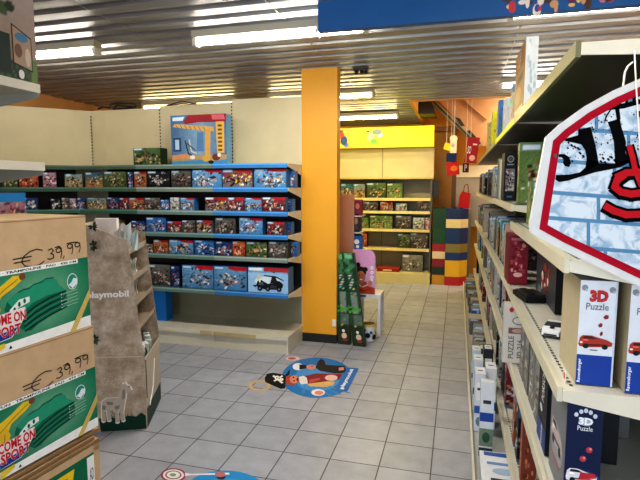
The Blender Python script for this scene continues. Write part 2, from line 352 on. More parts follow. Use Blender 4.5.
# slanted filler between the bays' backs at the corner
g = G(); g.poly([(-3.83, YB, .15), (-4.016, YB, .15), (-4.016, YB, 2.44), (-3.83, YB, 2.44)][::-1], hx('d2c5a0'))
g.poly([(-4.016, YB-.002, .15), (-4.16, YB-.144, .15), (-4.16, YB-.144, 2.44), (-4.016, YB-.002, 2.44)], hx('d2c5a0'))
z = 1.84
while z < 2.4: g.box(-4.022, -4.01, YB-.012, YB-.008, z, z+.018, (.16, .14, .1)); z += .035
g.build('back_panel', [M_paint], dgt, loc=Matrix.Rotation(-dgn, 3, 'Z') @ -Vector((-3.83, YF, 0)), rot=-dgn)
g = G()
for z in SZ: g.poly([(-3.83, YF, z-.002), (-3.83, YB, z-.002), (-4.016, YB, z-.002), (-4.148, YB-.132, z-.002)][::-1], hx('5f6a60'))
g.build('corner_fill', [M_steel], dgt, loc=Matrix.Rotation(-dgn, 3, 'Z') @ -Vector((-3.83, YF, 0)), rot=-dgn)
# price cards
for (x, y0) in ((39.5, 168), (39.5, 190), (41, 212)):
    pass
for x0, x1 in ((200, 212), (213, 256)):
    a = on(1, YD-.004, x0, 331); c = on(1, YD-.004, x1, 333)
    g = G(); g.box(0, c.x-a.x-.005, -.003, .0, -.02, .018, hx('b6a47c')); bb = b3 if x0 > 212 else bm
    g.build('label_strip', [M_kraft], bb, loc=(a.x-bb.location.x, YD-.001-YF, .152))
# boxes standing on the wall shelving -------------------------------------------------
ROWN = ['top', 'second', 'third', 'fourth', 'fifth', 'bottom']
LOOK = {'city': 'red-bannered blue toy box', 'police': 'pale blue police toy box', 'fire': 'orange-red fire scene toy box', 'knight': 'grey-brown knight toy box', 'dark': 'black and white toy box', 'dino': 'jungle green dinosaur toy box', 'sand': 'sandy brown toy box', 'teal': 'teal and orange toy box', 'space': 'navy blue toy box', 'pink': 'pinkish toy box', 'orange': 'orange-pink toy box', 'red': 'red picture toy box', 'blue': 'bright blue toy box', 'white': 'white and grey toy box', 'yellowred': 'yellow and black vehicle toy box', 'green': 'green picture box', 'grey': 'grey picture box'}
rows = {
 0: [(133, 160, 148, 'dino', .1)],
 1: [(2, 17, 175, 'dino'), (18.5, 38, 174.5, 'orange'), (42.5, 56, 172.5, 'pink'), (64.5, 82, 174, 'sand'), (85, 102, 172.5, 'teal'), (103.5, 126, 171.5, 'dino'), (127.5, 132.5, 172, 'space'), (134, 146, 171.5, 'fire'), (147, 169.5, 171, 'dark'), (171, 190.5, 170.5, 'knight'), (192, 221.5, 169.8, 'city'), (222.5, 252, 169.5, 'yellowred'), (254, 286, 169, 'city')],
 2: [(9, 18, 197, 'white'), (19.5, 38, 198, 'space'), (50.5, 60, 199, 'dark'), (61.5, 69, 198, 'knight'), (69.5, 76, 198.5, 'pink'), (77, 86, 198, 'space'), (87, 106, 198, 'sand'), (107, 119, 197.5, 'space'), (119.5, 128.5, 198, 'red'), (129, 144, 198, 'fire'), (144.5, 160, 198, 'knight'), (160.5, 169, 200, 'blue'), (170, 179, 197.5, 'white'), (180.5, 194, 198, 'city'), (205, 227, 197.5, 'yellowred'), (227.5, 244.5, 197.5, 'red'), (245, 261.5, 198, 'city'), (262, 285, 197.3, 'red')],
 3: [(97, 108, 218, 'dark'), (109, 120, 220, 'sand'), (131, 145, 221, 'space'), (146, 165.5, 217.5, 'blue'), (167, 181, 221.5, 'red'), (182, 195, 220.5, 'knight'), (196.5, 212, 220.5, 'yellowred'), (215, 235.5, 218, 'knight'), (239, 262.5, 218, 'city'), (267, 284, 222, 'red')],
 4: [(146, 153, 244, 'knight'), (153.5, 168, 240, 'fire'), (169, 193, 240, 'city'), (194.5, 214, 240.5, 'blue'), (215.5, 232, 241.5, 'space'), (232.5, 245, 241.5, 'orange'), (246, 267, 242, 'dino'), (268.5, 288, 242, 'knight')],
 5: [(146, 170, 264.5, 'knight'), (171, 179, 266, 'space'), (182, 213, 265.5, 'city'), (213.8, 246.5, 266.5, 'city'), (248, 288, 267.5, 'police')],
}
K0 = Vector((-3.83, YF, 0)); DD = (math.cos(dgn), math.sin(dgn))
for r_, lst in rows.items():
    zt = SZ[r_]; cnt = 0
    for it in lst[::-1]:
        x0, x1, yt, th = it[:4]; back = .02; cnt += 1
        if r_ == 0: back = .15
        if x0 > 84:
            Yp = YF+back; yb = 188
            a = on(1, Yp, x0, yt); c = on(1, Yp, x1, yt); w = c.x-a.x; h = (a.z+c.z)/2-zt; rot = 0; d = .09 if w < .3 else .13
            if r_ == 5: d = .16
            pos = ((a.x+c.x)/2, Yp+d/2, zt)
        else:
            n = Vector((-DD[1], DD[0], 0)); p0 = K0+n*back
            a = hit(p0, DD, x0, yt); c = hit(p0, DD, x1, yt); w = (c-a).length; h = (a.z+c.z)/2-zt; rot = dgn; d = .09
            mid = (a+c)/2+n*(d/2); pos = (mid.x, mid.y, zt)
        side = {'city': '3a80c4', 'police': '4a8cc8', 'red': '3a78b8'}.get(th)
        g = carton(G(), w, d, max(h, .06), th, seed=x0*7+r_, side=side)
        if r_ == 5 and th == 'police':
            f = Face(g, (-w/2, -d/2, 0), (1, 0, 0), (0, 0, 1), eps=.001)
            f.rect(0, 0, w, h*.78, hx('9cc4ea'), 1)
            f.ell(w*.5, h*.45, w*.33, h*.2, hx('d8e8f4'), 2)
            D_ = hx('15181a'); pq = lambda l, c, k: f.poly([(w*x_, h*y_) for x_, y_ in l], hx(c), k)
            pq([(.2, .25), (.24, .45), (.34, .5), (.42, .42), (.5, .36), (.62, .38), (.7, .5), (.8, .48), (.88, .36), (.86, .22), (.7, .14), (.4, .14)], '171a1d', 3)
            pq([(.55, .36), (.6, .62), (.66, .7), (.7, .6), (.74, .44)], '1d2125', 3.5); pq([(.4, .66), (.7, .62), (.9, .5), (.9, .53), (.7, .67), (.4, .7)], '22282e', 4)
            pq([(.26, .3), (.3, .42), (.38, .42), (.4, .3)], '50606c', 5); pq([(.52, .2), (.6, .32), (.72, .3), (.7, .18)], '34404a', 5); pq([(.2, .2), (.12, .26), (.16, .3), (.22, .28)], '2a2f33', 5)
            for cx in (.3, .5, .78): f.ell(w*cx, h*.17, .026, .026, D_, 6, 12); f.ell(w*cx, h*.17, .01, .01, hx('7a868e'), 7, 8)
            f.ell(w*.28, h*.6, .016, .028, hx('dfcf90'), 6); f.ell(w*.3, h*.48, .01, .02, hx('f0efe8'), 6.5)
            f.rect(w*.4, h*.84, w, h, hx('a83038'), 1.5)
            f.rect(w*.02, h*.86, w*.36, h*.97, hx('e8f2fa'), 2)
        if r_ == 0: lb = 'small jungle green toy box on top of the wall shelving, left of the crane box'
        else: lb = '%s, %s from the pillar on the %s wall shelf' % (LOOK[th], ORD[cnt-1], ORD[r_])
        g.build('toy_box', [M_card], loc=pos, rot=rot, label=lb, cat='toy box', group='boxes on the %s shelf of the wall shelving' % ORD[r_])
# boxes behind, whose blue spines show at the right end
for r_, (x0, x1, yt) in {1: (290, 294.5, 171), 2: (289, 292, 199), 3: (287, 291, 222), 4: (290.5, 297, 242)}.items():
    Yp = YF+.15; a = on(1, Yp, x0-8, yt); c = on(1, Yp, x1, yt); w = c.x-a.x
    g = carton(G(), w, .1, a.z-SZ[r_], 'blue', seed=r_*3.3, side='5a9ad8')
    g.build('toy_box', [M_card], loc=((a.x+c.x)/2, Yp+.05, SZ[r_]), label='blue toy box standing behind the last box by the pillar, %s shelf' % ORD[r_], cat='toy box', group='boxes in the back row by the pillar')
# crane box
a = on(1, 4.62, 172, 164); c = on(1, 4.62, 226, 113.5); w = c.x-a.x; h = c.z-SZ[0]
g = G(); g.box(-w/2, w/2, 0, .12, 0, h, hx('4a90c8'), skip=('r',)); g.box(w/2-.001, w/2, 0, .12, 0, h, hx('7eb2d8'))
f = Face(g, (-w/2, 0, 0), (1, 0, 0), (0, 0, 1), eps=.0008)
U = lambda x: (x-172)/54*w
V = lambda y: (164-y)/50.5*h
rr = random.Random(5)
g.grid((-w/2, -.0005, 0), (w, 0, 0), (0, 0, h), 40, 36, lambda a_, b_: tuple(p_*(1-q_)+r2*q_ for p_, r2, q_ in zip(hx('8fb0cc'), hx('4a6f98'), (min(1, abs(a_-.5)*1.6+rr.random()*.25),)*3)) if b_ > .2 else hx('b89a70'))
def q(pts, col, k=1): f.poly([(U(x), V(y)) for x, y in pts], hx(col), k)
q([(172, 119), (172, 113.5), (189, 113.5), (184, 121), (172, 121)], '3f7fb8', 1.5)
q([(174, 119), (174, 115.5), (186, 115), (184, 119)], 'e8f0f6', 2)
q([(189, 113.5), (226, 113.5), (226, 121.5), (200, 121), (187, 122.5), (184, 121)], 'a02430', 2)
q([(212, 114), (224, 114), (225, 119), (213, 119)], 'd86a78', 3)
q([(174, 125), (206, 130), (214, 130), (214, 126), (176, 122)], 'e0b468', 3)      # crane arm
for i in range(7): f.stroke([(U(177+i*4.5), V(122.8+i*.5)), (U(179+i*4.5), V(126.5+i*.5))], .006, hx('7a5a28'), 4)
q([(206, 128), (211, 128), (210, 160), (205, 160)], 'dca858', 3.5)                # mast
q([(216, 121), (224, 121), (224, 152), (217, 152)], 'e2b25a', 4)                  # second mast
for i in range(7): q([(218, 124+i*4), (222, 124+i*4), (222, 126+i*4), (218, 126+i*4)], '70541c', 5)
q([(174, 136), (182, 136), (182, 150), (174, 150)], '2c4e78', 3); q([(176, 138), (180, 138), (180, 148), (176, 148)], 'b8d0e4', 4)
f.stroke([(U(186), V(139)), (U(189), V(152)), (U(194), V(155))], .012, hx('24262a'), 5); f.stroke([(U(190), V(138)), (U(192), V(150)), (U(197), V(152))], .01, hx('e8e0d0'), 5)
f.stroke([(U(188), V(142)), (U(196), V(149))], .01, hx('30343a'), 6); q([(198, 131), (204, 131), (204, 150), (197, 150)], '5a86b4', 3)
q([(172, 164), (172, 160), (200, 158.5), (215, 160), (226, 158), (226, 164)], '4a90c0', 4)
f.ell(U(206), V(157.5), .04, .03, hx('d8a848'), 6); f.ell(U(216), V(156), .045, .035, hx('7a3a30'), 6); f.ell(U(219), V(154), .02, .02, hx('e8e0d8'), 7); f.ell(U(211), V(161), .03, .018, hx('20242a'), 7)
q([(173, 154), (188, 152), (190, 157), (173, 158)], 'd89868', 4); f.ell(U(193), V(156), .03, .02, hx('ece4d8'), 6)
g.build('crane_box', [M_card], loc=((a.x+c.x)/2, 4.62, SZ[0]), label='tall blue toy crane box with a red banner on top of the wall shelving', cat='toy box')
# blue rounded bag on base
a = on(1, 4.55, 147, 323); c = on(1, 4.55, 165.5, 289); w = c.x-a.x; h = c.z-.172
g = G(); pr = [(0, 0), (w, 0), (w, h-.05), (w-.015, h-.02), (w-.05, h), (.05, h), (0, h-.03)]
slab(g, [Vector((x, 0, z)) for x, z in pr], .12, hx('1c7ac8')); f = Face(g, (0, 0, 0), (1, 0, 0), (0, 0, 1))
f.ell(.06, .16, .05, .03, hx('14305a')); f.rect(.06, .03, .12, .05, W_); f.ell(.1, .1, .03, .03, hx('2a5a9a'), 2); f.rect(.02, .24, .06, .27, W_, 2)
g.build('blue_case', [M_card], loc=(a.x, 4.55, .172), label='bright blue rounded carton on the empty base deck beside the cardboard display', cat='toy box')
# tape / price labels lying over wall panel top
def wire(name, label, pts, r, mat_, cat='cable'):
    g = G(); o = Vector(pts[0]); g.tube([Vector(p)-o for p in pts], r, 6, K_); g.build(name, [mat_], loc=o, label=label, cat=cat)
Y = YB+.02
wire('black_cable', 'black cable lying in a heap on the wall panel top at the left', [on(1, Y, x, y) for x, y in ((98, 109), (103, 107), (110, 108), (111, 104), (118, 103), (126, 103.5), (135, 104), (136, 107), (128, 108), (113, 109), (117, 105), (133, 107))], .009, M_dark)
wire('black_cable', 'thin black cable on the wall panel top above the crane box', [on(1, Y, x, y) for x, y in ((166, 105.5), (172, 104), (182, 101), (197, 104), (180, 104), (168, 105.5))], .006, M_dark)
wire('black_cable', 'short black cable end on the wall panel top near the pillar', [on(1, Y, x, y) for x, y in ((242, 101), (249, 101.5), (257, 100.5), (250, 101))], .008, M_dark)
# ================================================================== NEAR LEFT GONDOLA
XN = -1.9
t = thing('shelving_unit', 'near shelving run at the left frame edge carrying a large picture box', 'shelving', (XN, 1.95, 0))
for z in (2.065, 1.707, 1.4):
    g = G(); g.box(-.42, 0, -2.3, 0, z-.03, z, hx('d8d2c0'), cols={'b': hx('a8a494')}); g.box(0, .012, -2.3, 0, z-.035, z+.004, hx('e4dfd0')); sh = g.build('shelf', [M_steel], t)
    g = G(); slab(g, [Vector((-.42, -.002, z-.03)), Vector((-.42, -.002, z-.11)), Vector((.0, -.002, z-.055)), Vector((.0, -.002, z-.03))], .006, hx('8e8f88')); g.build('bracket', [M_steel], sh)
g = G(); g.box(-.45, -.42, -2.3, .0, 0, 2.5, hx('d8d0b4')); g.build('back_panel', [M_paint], t)
g = G(); g.box(-.42, -.0, -2.3, 0, 0, .15, hx('d8d0b4')); g.build('base_deck', [M_steel], t)
# large picture box on it (front faces +X)
w, h = .5, .56
g = G(); g.box(-.3, 0, -w, 0, 0, h, hx('a89a80'), skip=('r',))
def bigart(a_, b_):
    c = tuple(p*(b_)+q_*(1-b_) for p, q_ in zip(hx('c4b8c4'), hx('9a8468')))
    for (x, y, r2, cc) in ((.75, .82, .05, '5a5660'), (.80, .72, .045, '607078'), (.86, .78, .04, '8a8e96'), (.82, .68, .03, '4a5a58'), (.62, .9, .05, '8f98b8'), (.66, .52, .06, '4a6040'), (.74, .55, .05, '2a4030'), (.55, .58, .08, '60785a')):
        if math.hypot(a_-x, (b_-y)*1.1) < r2: c = hx(cc)
    if b_ < .16: c = hx('2c4438') if (a_*13+b_*9) % 1 > .3 else hx('50684c')
    if a_ > .93 and b_ < .2: c = hx('6a8a4a')
    return c
g.grid((0, -w, 0), (0, w, 0), (0, 0, h), 50, 50, bigart)
f = Face(g, (0, -w, 0), (0, 1, 0), (0, 0, 1), eps=.0008)
f.rect(.16, .02, .36, .19, hx('1f3430'), 1); f.poly([(.37, .07), (.475, .05), (.475, .2), (.37, .24)], hx('1c2420'), 1); f.poly([(.375, .075), (.47, .057), (.47, .195), (.375, .232)], hx('b89c84'), 2)
f.ell(.42, .19, .035, .02, hx('4f86b0'), 3); f.ell(.40, .13, .02, .03, hx('7a5a48'), 3); f.ell(.45, .11, .015, .04, hx('d8c8b8'), 3); f.ell(.41, .03, .015, .02, W_, 3)
g.build('picture_box', [M_card], loc=(XN+.005, 1.945, 2.066), label='large picture box with balloons standing on the top left shelf at the frame edge', cat='box')
g = carton(G(), .16, .1, .17, 'pink', seed=4, cell=.008)
Face(g, (-.08, -.05, 0), (1, 0, 0), (0, 0, 1)).rect(0, .13, .16, .17, hx('2a86c8'))
g.build('toy_box', [M_card], loc=(XN-.06, 1.77, 1.4), rot=math.pi/2, label='white and pink toy box with a blue header at the left frame edge', cat='toy box')
# ================================================================== TRAMPOLINE PAD CARTONS
E0 = Vector((-1.39, 1.63, 0)); ang = math.atan2(.994, .111); LX = .41
def pad_carton(z, h, label, da=0, shift=0, price=True, ks=1):
    """local: x along face (left to right seen from the aisle), face at y=0 looking -y, depth +y"""
    o = E0+Vector((shift*-.5, 0, z)); t = thing('trampoline_pad_carton', label, 'cardboard box', o, ang+da, 'stacked trampoline pad cartons')
    kr = hx('c2a480'); g = G(); g.box(-LX, 0, 0, .36, 0, h, kr, cols={'t': hx('c8aa84'), 'r': hx('b09070')})
    if price:
        f = Face(g, (-LX, 0, 0), (1, 0, 0), (0, 0, 1))
        f.stroke([(0, h-.002), (LX, h-.002)], .003, hx('c8a47a'), 1); f.stroke([(0, h-.006), (LX, h-.006)], .002, hx('806040'), 1.2)  # top edge highlight and seam shade drawn as two strokes
    g.build('carton', [M_kraft], t)
    g = G(); T = .275*ks
    if price:
        def bg(a_, b_):
            x, y = a_*LX, b_*.275; d = math.hypot((x-.2)/.17, (y-.15)/.13); k = max(0, 1-d*.62)
            return tuple(p*(1-k)+q_*k for p, q_ in zip(hx('086a4a'), hx('8fb898')))
        g.grid((-LX, -.001, 0), (LX, 0, 0), (0, 0, T), 32, 20, bg)
        f = Face(g, (-LX, -.001, 0), (1, 0, 0), (0, 0, 1)); f.sy = ks
        f.poly([(0, 0), (LX, 0), (LX, .042), (0, .027)], W_, 1); f.poly([(0, .258), (LX-.048, .258), (LX-.048, .2745), (0, .2745)], W_, 1)
        f.text('FUN · TRAMPOLINE · PAD · 430 CM', .01, .262, LX-.066, .0085, hx('1c2a2a'), 2, .02)
        f.poly([(.0, .15), (.0, .205), (.05, .225), (.095, .252), (.12, .25), (.125, .232), (.1, .215), (.05, .19), (.03, .15)], hx('e0bc30'), 2)
        f.poly([(.0, .09), (.03, .1), (.045, .15), (.03, .19), (.0, .17)], hx('d8b030'), 2.1)
        f.stroke([(.01, .175), (.06, .21), (.11, .238)], .004, hx('a8862a'), 3); f.stroke([(.02, .12), (.025, .16)], .004, hx('a8862a'), 3); f.ell(.128, .245, .012, .012, hx('7a4a30'), 3)
        f.poly([(.125, .055), (.09, .085), (.068, .115), (.058, .145), (.068, .17), (.1, .192), (.15, .2), (.19, .215), (.235, .222), (.262, .21), (.27, .19), (.3, .165), (.305, .13), (.28, .1), (.24, .09), (.19, .075), (.15, .05)], hx('17684e'), 2.2)
        f.poly([(.068, .17), (.1, .192), (.15, .2), (.19, .215), (.235, .222), (.262, .21), (.27, .19), (.3, .165), (.22, .16), (.16, .145), (.12, .12), (.09, .14)], hx('2a9474'), 3)
        f.stroke([(.11, .193), (.13, .2), (.15, .199), (.17, .21), (.2, .213), (.22, .222), (.25, .22)], .004, hx('0f5a44'), 3.5)
        for i in range(4): f.stroke([(.118+.003*i, .105-.017*i), (.17, .132-.021*i), (.23, .15-.021*i), (.3, .162-.02*i)], .005, hx('0a2c28'), 4)
        for i in range(3): f.stroke([(.125, .095-.017*i), (.17, .122-.021*i), (.23, .14-.021*i), (.3, .152-.02*i)], .004, hx('2c8c6e'), 3.8)
        f.poly([(.068, .11), (.078, .1), (.105, .14), (.15, .152), (.15, .172), (.11, .168), (.075, .14)], hx('dfe8e2'), 4)
        for i, (x_, y_) in enumerate(((.08, .118), (.092, .137), (.11, .152), (.13, .16))): f.ell(x_, y_, .005, .009, hx('1e5a4a'), 5, 8)
        f.ell(.331, .192, .024, .031, hx('e4ece4'), 4); f.ell(.331, .192, .021, .028, hx('2a8c7c'), 5); f.poly([(.312, .182), (.33, .166), (.35, .18), (.352, .2), (.335, .205), (.325, .19)], hx('dce8ec'), 6)
        for i in range(5): f.stroke([(.285, .152-i*.0125), (.35+.006*(i % 2), .158-i*.0125)], .002, hx('a8d0bc'), 4); f.ell(.279, .152-i*.0125, .0025, .0025, W_, 4, 6)
        f.poly([(.306, .0), (.335, .0), (LX, .115), (LX, .15)], hx('e6cf80'), 5)
        for kk in (.2, .5, .8): f.stroke([(.306+.03*kk, .002), (LX-.001, .148-.035*kk)], .0025, hx('a8823a'), 6)
        f.poly([(-.0, .038), (.075, .045), (.105, .075), (.133, .115), (.13, .14), (0, .128)], hx('e8dede'), 6)
        f.poly([(0, .04), (.073, .048), (.1, .077), (0, .062)], hx('1f3f9a'), 7)
        f.text('COME ON', -.004, .094, .135, .038, W_, 7, .05); f.text('COME ON', -.003, .095, .133, .036, hx('c4202e'), 8, .03)
        f.text('SPORT', .002, .052, .108, .038, W_, 8, .05); f.text('SPORT', .003, .053, .106, .036, hx('c4202e'), 9, .03)
        f.poly([(.0, .0), (.05, .02), (.05, .034), (0, .03)], hx('dcc040'), 7); f.poly([(.062, .01), (.074, .01), (.068, .022)], hx('1c2a3a'), 8)
    else:
        g.box(-LX, 0, -.001, 0, .0, h-.03, hx('0f6a4a'))
        f = Face(g, (-LX, -.001, 0), (1, 0, 0), (0, 0, 1)); f.rect(LX-.065, 0, LX-.03, h-.04, W_, 1); f.rect(LX-.03, 0, LX, h, kr, 1); f.rect(0, h-.03, LX, h, kr, 1)
        f.poly([(.14, h-.13), (.27, h-.11), (.285, h-.05), (.16, h-.05)], hx('e8c820'), 2); f.text('FUN', .18, h-.1, .07, .03, hx('2a3a20'), 3); f.text('AD', LX-.055, h-.14, .02, .05, hx('4a5a60'), 2)
    g.build('printed_label', [M_card], t)
    if price:
        g = G(); f = Face(g, (-LX, -.0008, 0), (1, 0, 0), (0, 0, 1)); B = hx('2a2018'); wd = .0038
        def s(pts, dx=0, k=1):
            l = [(x+dx, y) for x, y in pts]
            if max(x for x, y in l) < .2355: l = [(.1+(x-.15)*1.38, .272*ks+(y-.308)*.94) for x, y in l]
            else: l = [(.232+(x-.246)*1.14, .284*ks+(y-.316)*.8) for x, y in l]
            f.stroke(l, wd, B, k)
        e = [(.232-.02*0, .365), (.215, .372), (.195, .366), (.178, .35), (.172, .332), (.18, .316), (.2, .308), (.22, .312), (.235, .322)]
        s(e); s([(.15, .346), (.2, .348)]); s([(.152, .332), (.195, .334)], 0)
        g.build('handwritten_euro_sign', [M_dark], t); g = G(); f.g = g
        three = [(0, .365), (.013, .37), (.018, .358), (.008, .348), (.018, .342), (.018, .328), (.006, .322), (-.004, .326)]
        nine = [(.02, .362), (.01, .37), (0, .362), (.002, .35), (.012, .347), (.02, .356), (.02, .366), (.021, .34), (.016, .32)]
        s(three, .25); s(nine, .278); s([(.308, .328), (.304, .316)]); s([(x, y+.012) for x, y in nine], .322); s([(x, y+.014) for x, y in nine], .352)
        s([(.275, .372), (.29, .376), (.296, .37)]); s([(.32, .384), (.345, .386), (.365, .384)])
        g.build('handwritten_digits', [M_dark], t)
    return t
pad_carton(1.047, .44, 'top cardboard trampoline pad carton of the stack, with handwritten price', shift=.02)
pad_carton(.627, .418, 'middle trampoline pad carton of the stack, under the top one, price 39,99', da=-.015, ks=.91)
t3 = pad_carton(.13, .43, 'lowest visible trampoline pad carton of the stack with loose top flaps', price=False)
for i, (zz, dx) in enumerate(((.435, .0), (.452, -.02), (.472, .01))):
    g = G(); g.box(-LX-.01, dx, -.004+.004*i, .3, zz, zz+.011, hx(['b8966c', 'c8a880', 'bc9c74'][i]), cols={'f': hx('8a6a44')}); g.build('flap', [M_kraft], t3)
g = G()
for yy in (0, .14, .28): g.box(-LX, 0, yy, yy+.08, .11, .13, hx('a8845a'))
for yy in (0, .28): g.box(-LX, 0, yy, yy+.08, 0, .11, hx('8a6a44'))
g.build('wooden_pallet', [M_kraft], loc=E0, rot=ang, label='low wooden pallet under the stack of trampoline cartons', cat='pallet')
# ================================================================== CARDBOARD FLOOR DISPLAY
D0 = Vector((-1.94, 2.727, 0)); da = math.radians(22.5)
t = thing('cardboard_display', 'mottled brown cardboard floor display with an alpaca print and slanted bins', 'display stand', D0, da)
Ld = -.37; DW = .50     # local x from Ld (left) to 0 (right/front); y 0..DW toward far side
loc = lambda x, y, pl=0: Matrix.Rotation(-da, 3, 'Z') @ (hit(D0, (math.cos(da), math.sin(da)), x, y)-D0)
mdis = bpy.data.materials.new('mottled_rock_print'); mdis.use_nodes = True; nt = mdis.node_tree; N = nt.nodes; L = nt.links; b = N['Principled BSDF']; b.inputs['Roughness'].default_value = .6
tc = N.new('ShaderNodeTexCoord'); n1 = N.new('ShaderNodeTexNoise'); n1.inputs['Scale'].default_value = 6; n1.inputs['Detail'].default_value = 10; n1.inputs['Roughness'].default_value = .75
cr = N.new('ShaderNodeValToRGB'); e = cr.color_ramp.elements; e[0].position = .3; e[0].color = lin(hx('7a6450')); e[1].position = .72; e[1].color = lin(hx('e4dcd2'))
e2 = cr.color_ramp.elements.new(.5); e2.color = lin(hx('b09e8a'))
L.new(tc.outputs['Object'], n1.inputs[0]); L.new(n1.outputs[0], cr.inputs[0]); L.new(cr.outputs[0], b.inputs['Base Color']); M_rock = mdis
def side(yy, name):
    g = G(); pts = [(Ld, .5), (0, .495), (-.075, 1.26), (-.335, 1.365), (Ld, 1.365)]
    slab(g, [Vector((x, yy, z)) for x, z in pts], .006, (.6, .5, .4)); return g.build(name, [M_rock], t)
side(0, 'side_panel'); side(DW-.006, 'side_panel')
g = G(); g.box(Ld, 0, 0, .006, 0, .5); g.box(Ld, 0, DW-.006, DW, 0, .5); g.box(Ld, Ld+.006, 0, DW, 0, 1.36); g.build('base_box', [M_rock], t)
g = G(); g.box(-.006, 0, .006, DW-.006, 0, .47, hx('b8ac9c'), skip=()); g.box(0.0004, .001, .02, DW-.02, 0, .13, hx('1c3a2c')); g.tube([(.002, .1, .12), (.002, .22, .2), (.002, .3, .38)], .004, 5, W_)
g.tube([(.002, .03, .46), (.002, .03, .2)], .003, 4, hx('2a2a2a')); g.build('front_panel', [M_card], t)
g = G(); n0 = Vector((0, -.0012, 0))
def dp(x, y, k=1): p = loc(x, y); return Vector((p.x, -.0006*k, p.z))
def dq(pts, col, k=1): g.poly([dp(x, y, k) for x, y in pts], hx(col))
c4 = lambda l: [(x/4, y/4+360) for x, y in l]
dq(c4([(395, 232), (420, 238), (450, 228), (480, 240), (510, 222), (545, 226), (565, 210), (583, 222), (586, 274), (404, 288)]), '0e3a2c', 1)
rr = random.Random(2)
for i in range(60):
    x, y = 405+rr.random()*172, 225-abs(rr.gauss(0, 7)); dq(c4([(x-2, y), (x+2, y), (x, y+5)]), '1a4030', 1)
for i in range(70):
    x, y = 405+rr.random()*110, 70+rr.random()*24; dq(c4([(x-2, y), (x+2, y+1), (x, y+3)]), 'd8d0c4', 1)
al = [(406, 165), (425, 152), (452, 148), (478, 150), (486, 125), (486, 100), (492, 88), (498, 92), (503, 84), (508, 92), (527, 106), (531, 118), (520, 125), (508, 128), (506, 155), (500, 185), (497, 215), (503, 243), (496, 249), (486, 247), (483, 210), (478, 200), (474, 215), (480, 250), (474, 255), (462, 253), (460, 210), (450, 196), (438, 200), (447, 244), (440, 248), (430, 247), (424, 205), (416, 205), (418, 230), (425, 246), (415, 252), (406, 248), (403, 205)]
dq(c4(al), 'ece6dc', 2); dq(c4([(x*.93+32, y*.93+12) for x, y in al]), 'b8aea2', 3)
for l in ([(425, 165), (455, 170), (450, 180), (430, 178)], [(490, 120), (500, 115), (500, 150), (490, 160)], [(410, 180), (425, 185), (420, 200), (408, 195)], [(460, 185), (480, 180), (475, 195), (462, 198)]): dq(c4(l), '8a8074', 4)
dq(c4([(514, 104), (519, 103), (519, 108), (514, 109)]), '1c1814', 4)
g.build('alpaca_print', [M_card], t)
g = G(); a = dp(86.5, 300.5, 2); c = dp(129, 298.5, 2); text(g, 'playmobil', a, c-a, Vector((0, 0, .055)), (.95, .95, .95), 0, .035); g.build('lettering', [M_card], t)
g = G(); a, c = dp(96, 358, 1), dp(143, 357, 1); g.poly([a, c, c+Vector((0, 0, .006)), a+Vector((0, 0, .006))], hx('c8bcae')); g.build('fold_line', [M_card], t)
for k, zz in enumerate((1.2, 1.02, .86, .7)):
    xf = -.075*(zz-.495)/.765-.012; g = G()
    g.poly([(xf, .006, zz-.035), (xf, DW-.006, zz-.035), (xf+.012, DW-.006, zz+.008), (xf+.012, .006, zz+.008)], hx('cfc0aa')); g.poly([(xf+.011, .006, zz+.008), (xf+.011, DW-.006, zz+.008), (xf-.001, DW-.006, zz-.035), (xf-.001, .006, zz-.035)], hx('a89880'))
    g.box(Ld, xf, .006, DW-.006, zz-.04, zz-.034, hx('9a8a78')); g.build('bin_shelf', [M_card], t)
g = G(); g.box(Ld+.01, -.01, .006, DW-.006, .4, .41, hx('8a7a68')); g.build('bin_floor', [M_card], t)
Rm = Matrix.Rotation(da, 3, 'Z')
def onD(x, y, z): return D0+Rm @ Vector((x, y, z))
# goods inside the display
rr = random.Random(11)
for i in range(7):
    x, y = -.02-rr.random()*.06, .08+i*.058; g = G(); hh = .1+rr.random()*.03
    g.box(-.02, .02, -.018, .018, 0, hh, hx(rr.choice(['e4e4e0', 'd8dcd8', 'c8ccc8']))); f = Face(g, (.02, -.018, 0), (0, 1, 0), (0, 0, 1)); f.ell(.018, hh*.4, .012, .02, hx('3a4a44')); f.ell(.018, hh*.75, .01, .012, hx('70909a'))
    f = Face(g, (-.02, -.018, 0), (1, 0, 0), (0, 0, 1)); f.ell(.02, hh*.5, .012, .03, hx('4a5a50'))
    g.build('figure_packet', [M_card], loc=onD(x, y, .41), rot=da, label='white toy figure packet, %s from the near side in the display base bin' % ORD[i], cat='toy packet', group='packets in the display base bin')
for k, zz in enumerate((1.02, .86)):
    for i in range(3):
        g = G(); hh = .1; g.box(-.025, .025, -.02, .02, 0, hh, hx(['dcdcd4', 'c4ccc8', 'e4e0d8'][i])); f = Face(g, (.025, -.02, 0), (0, 1, 0), (0, 0, 1)); f.ell(.02, .05, .015, .03, hx('3c5a4c')); f.ell(.02, .085, .01, .008, hx('b89878'))
        g.build('figure_packet', [M_card], loc=onD(-.15+.0*i, .28+i*.07, zz-.034), rot=da, label='small white toy packet, %s along the display shelf, %s bin' % (ORD[i], ('upper', 'lower')[k]), cat='toy packet', group='packets on the display shelves')
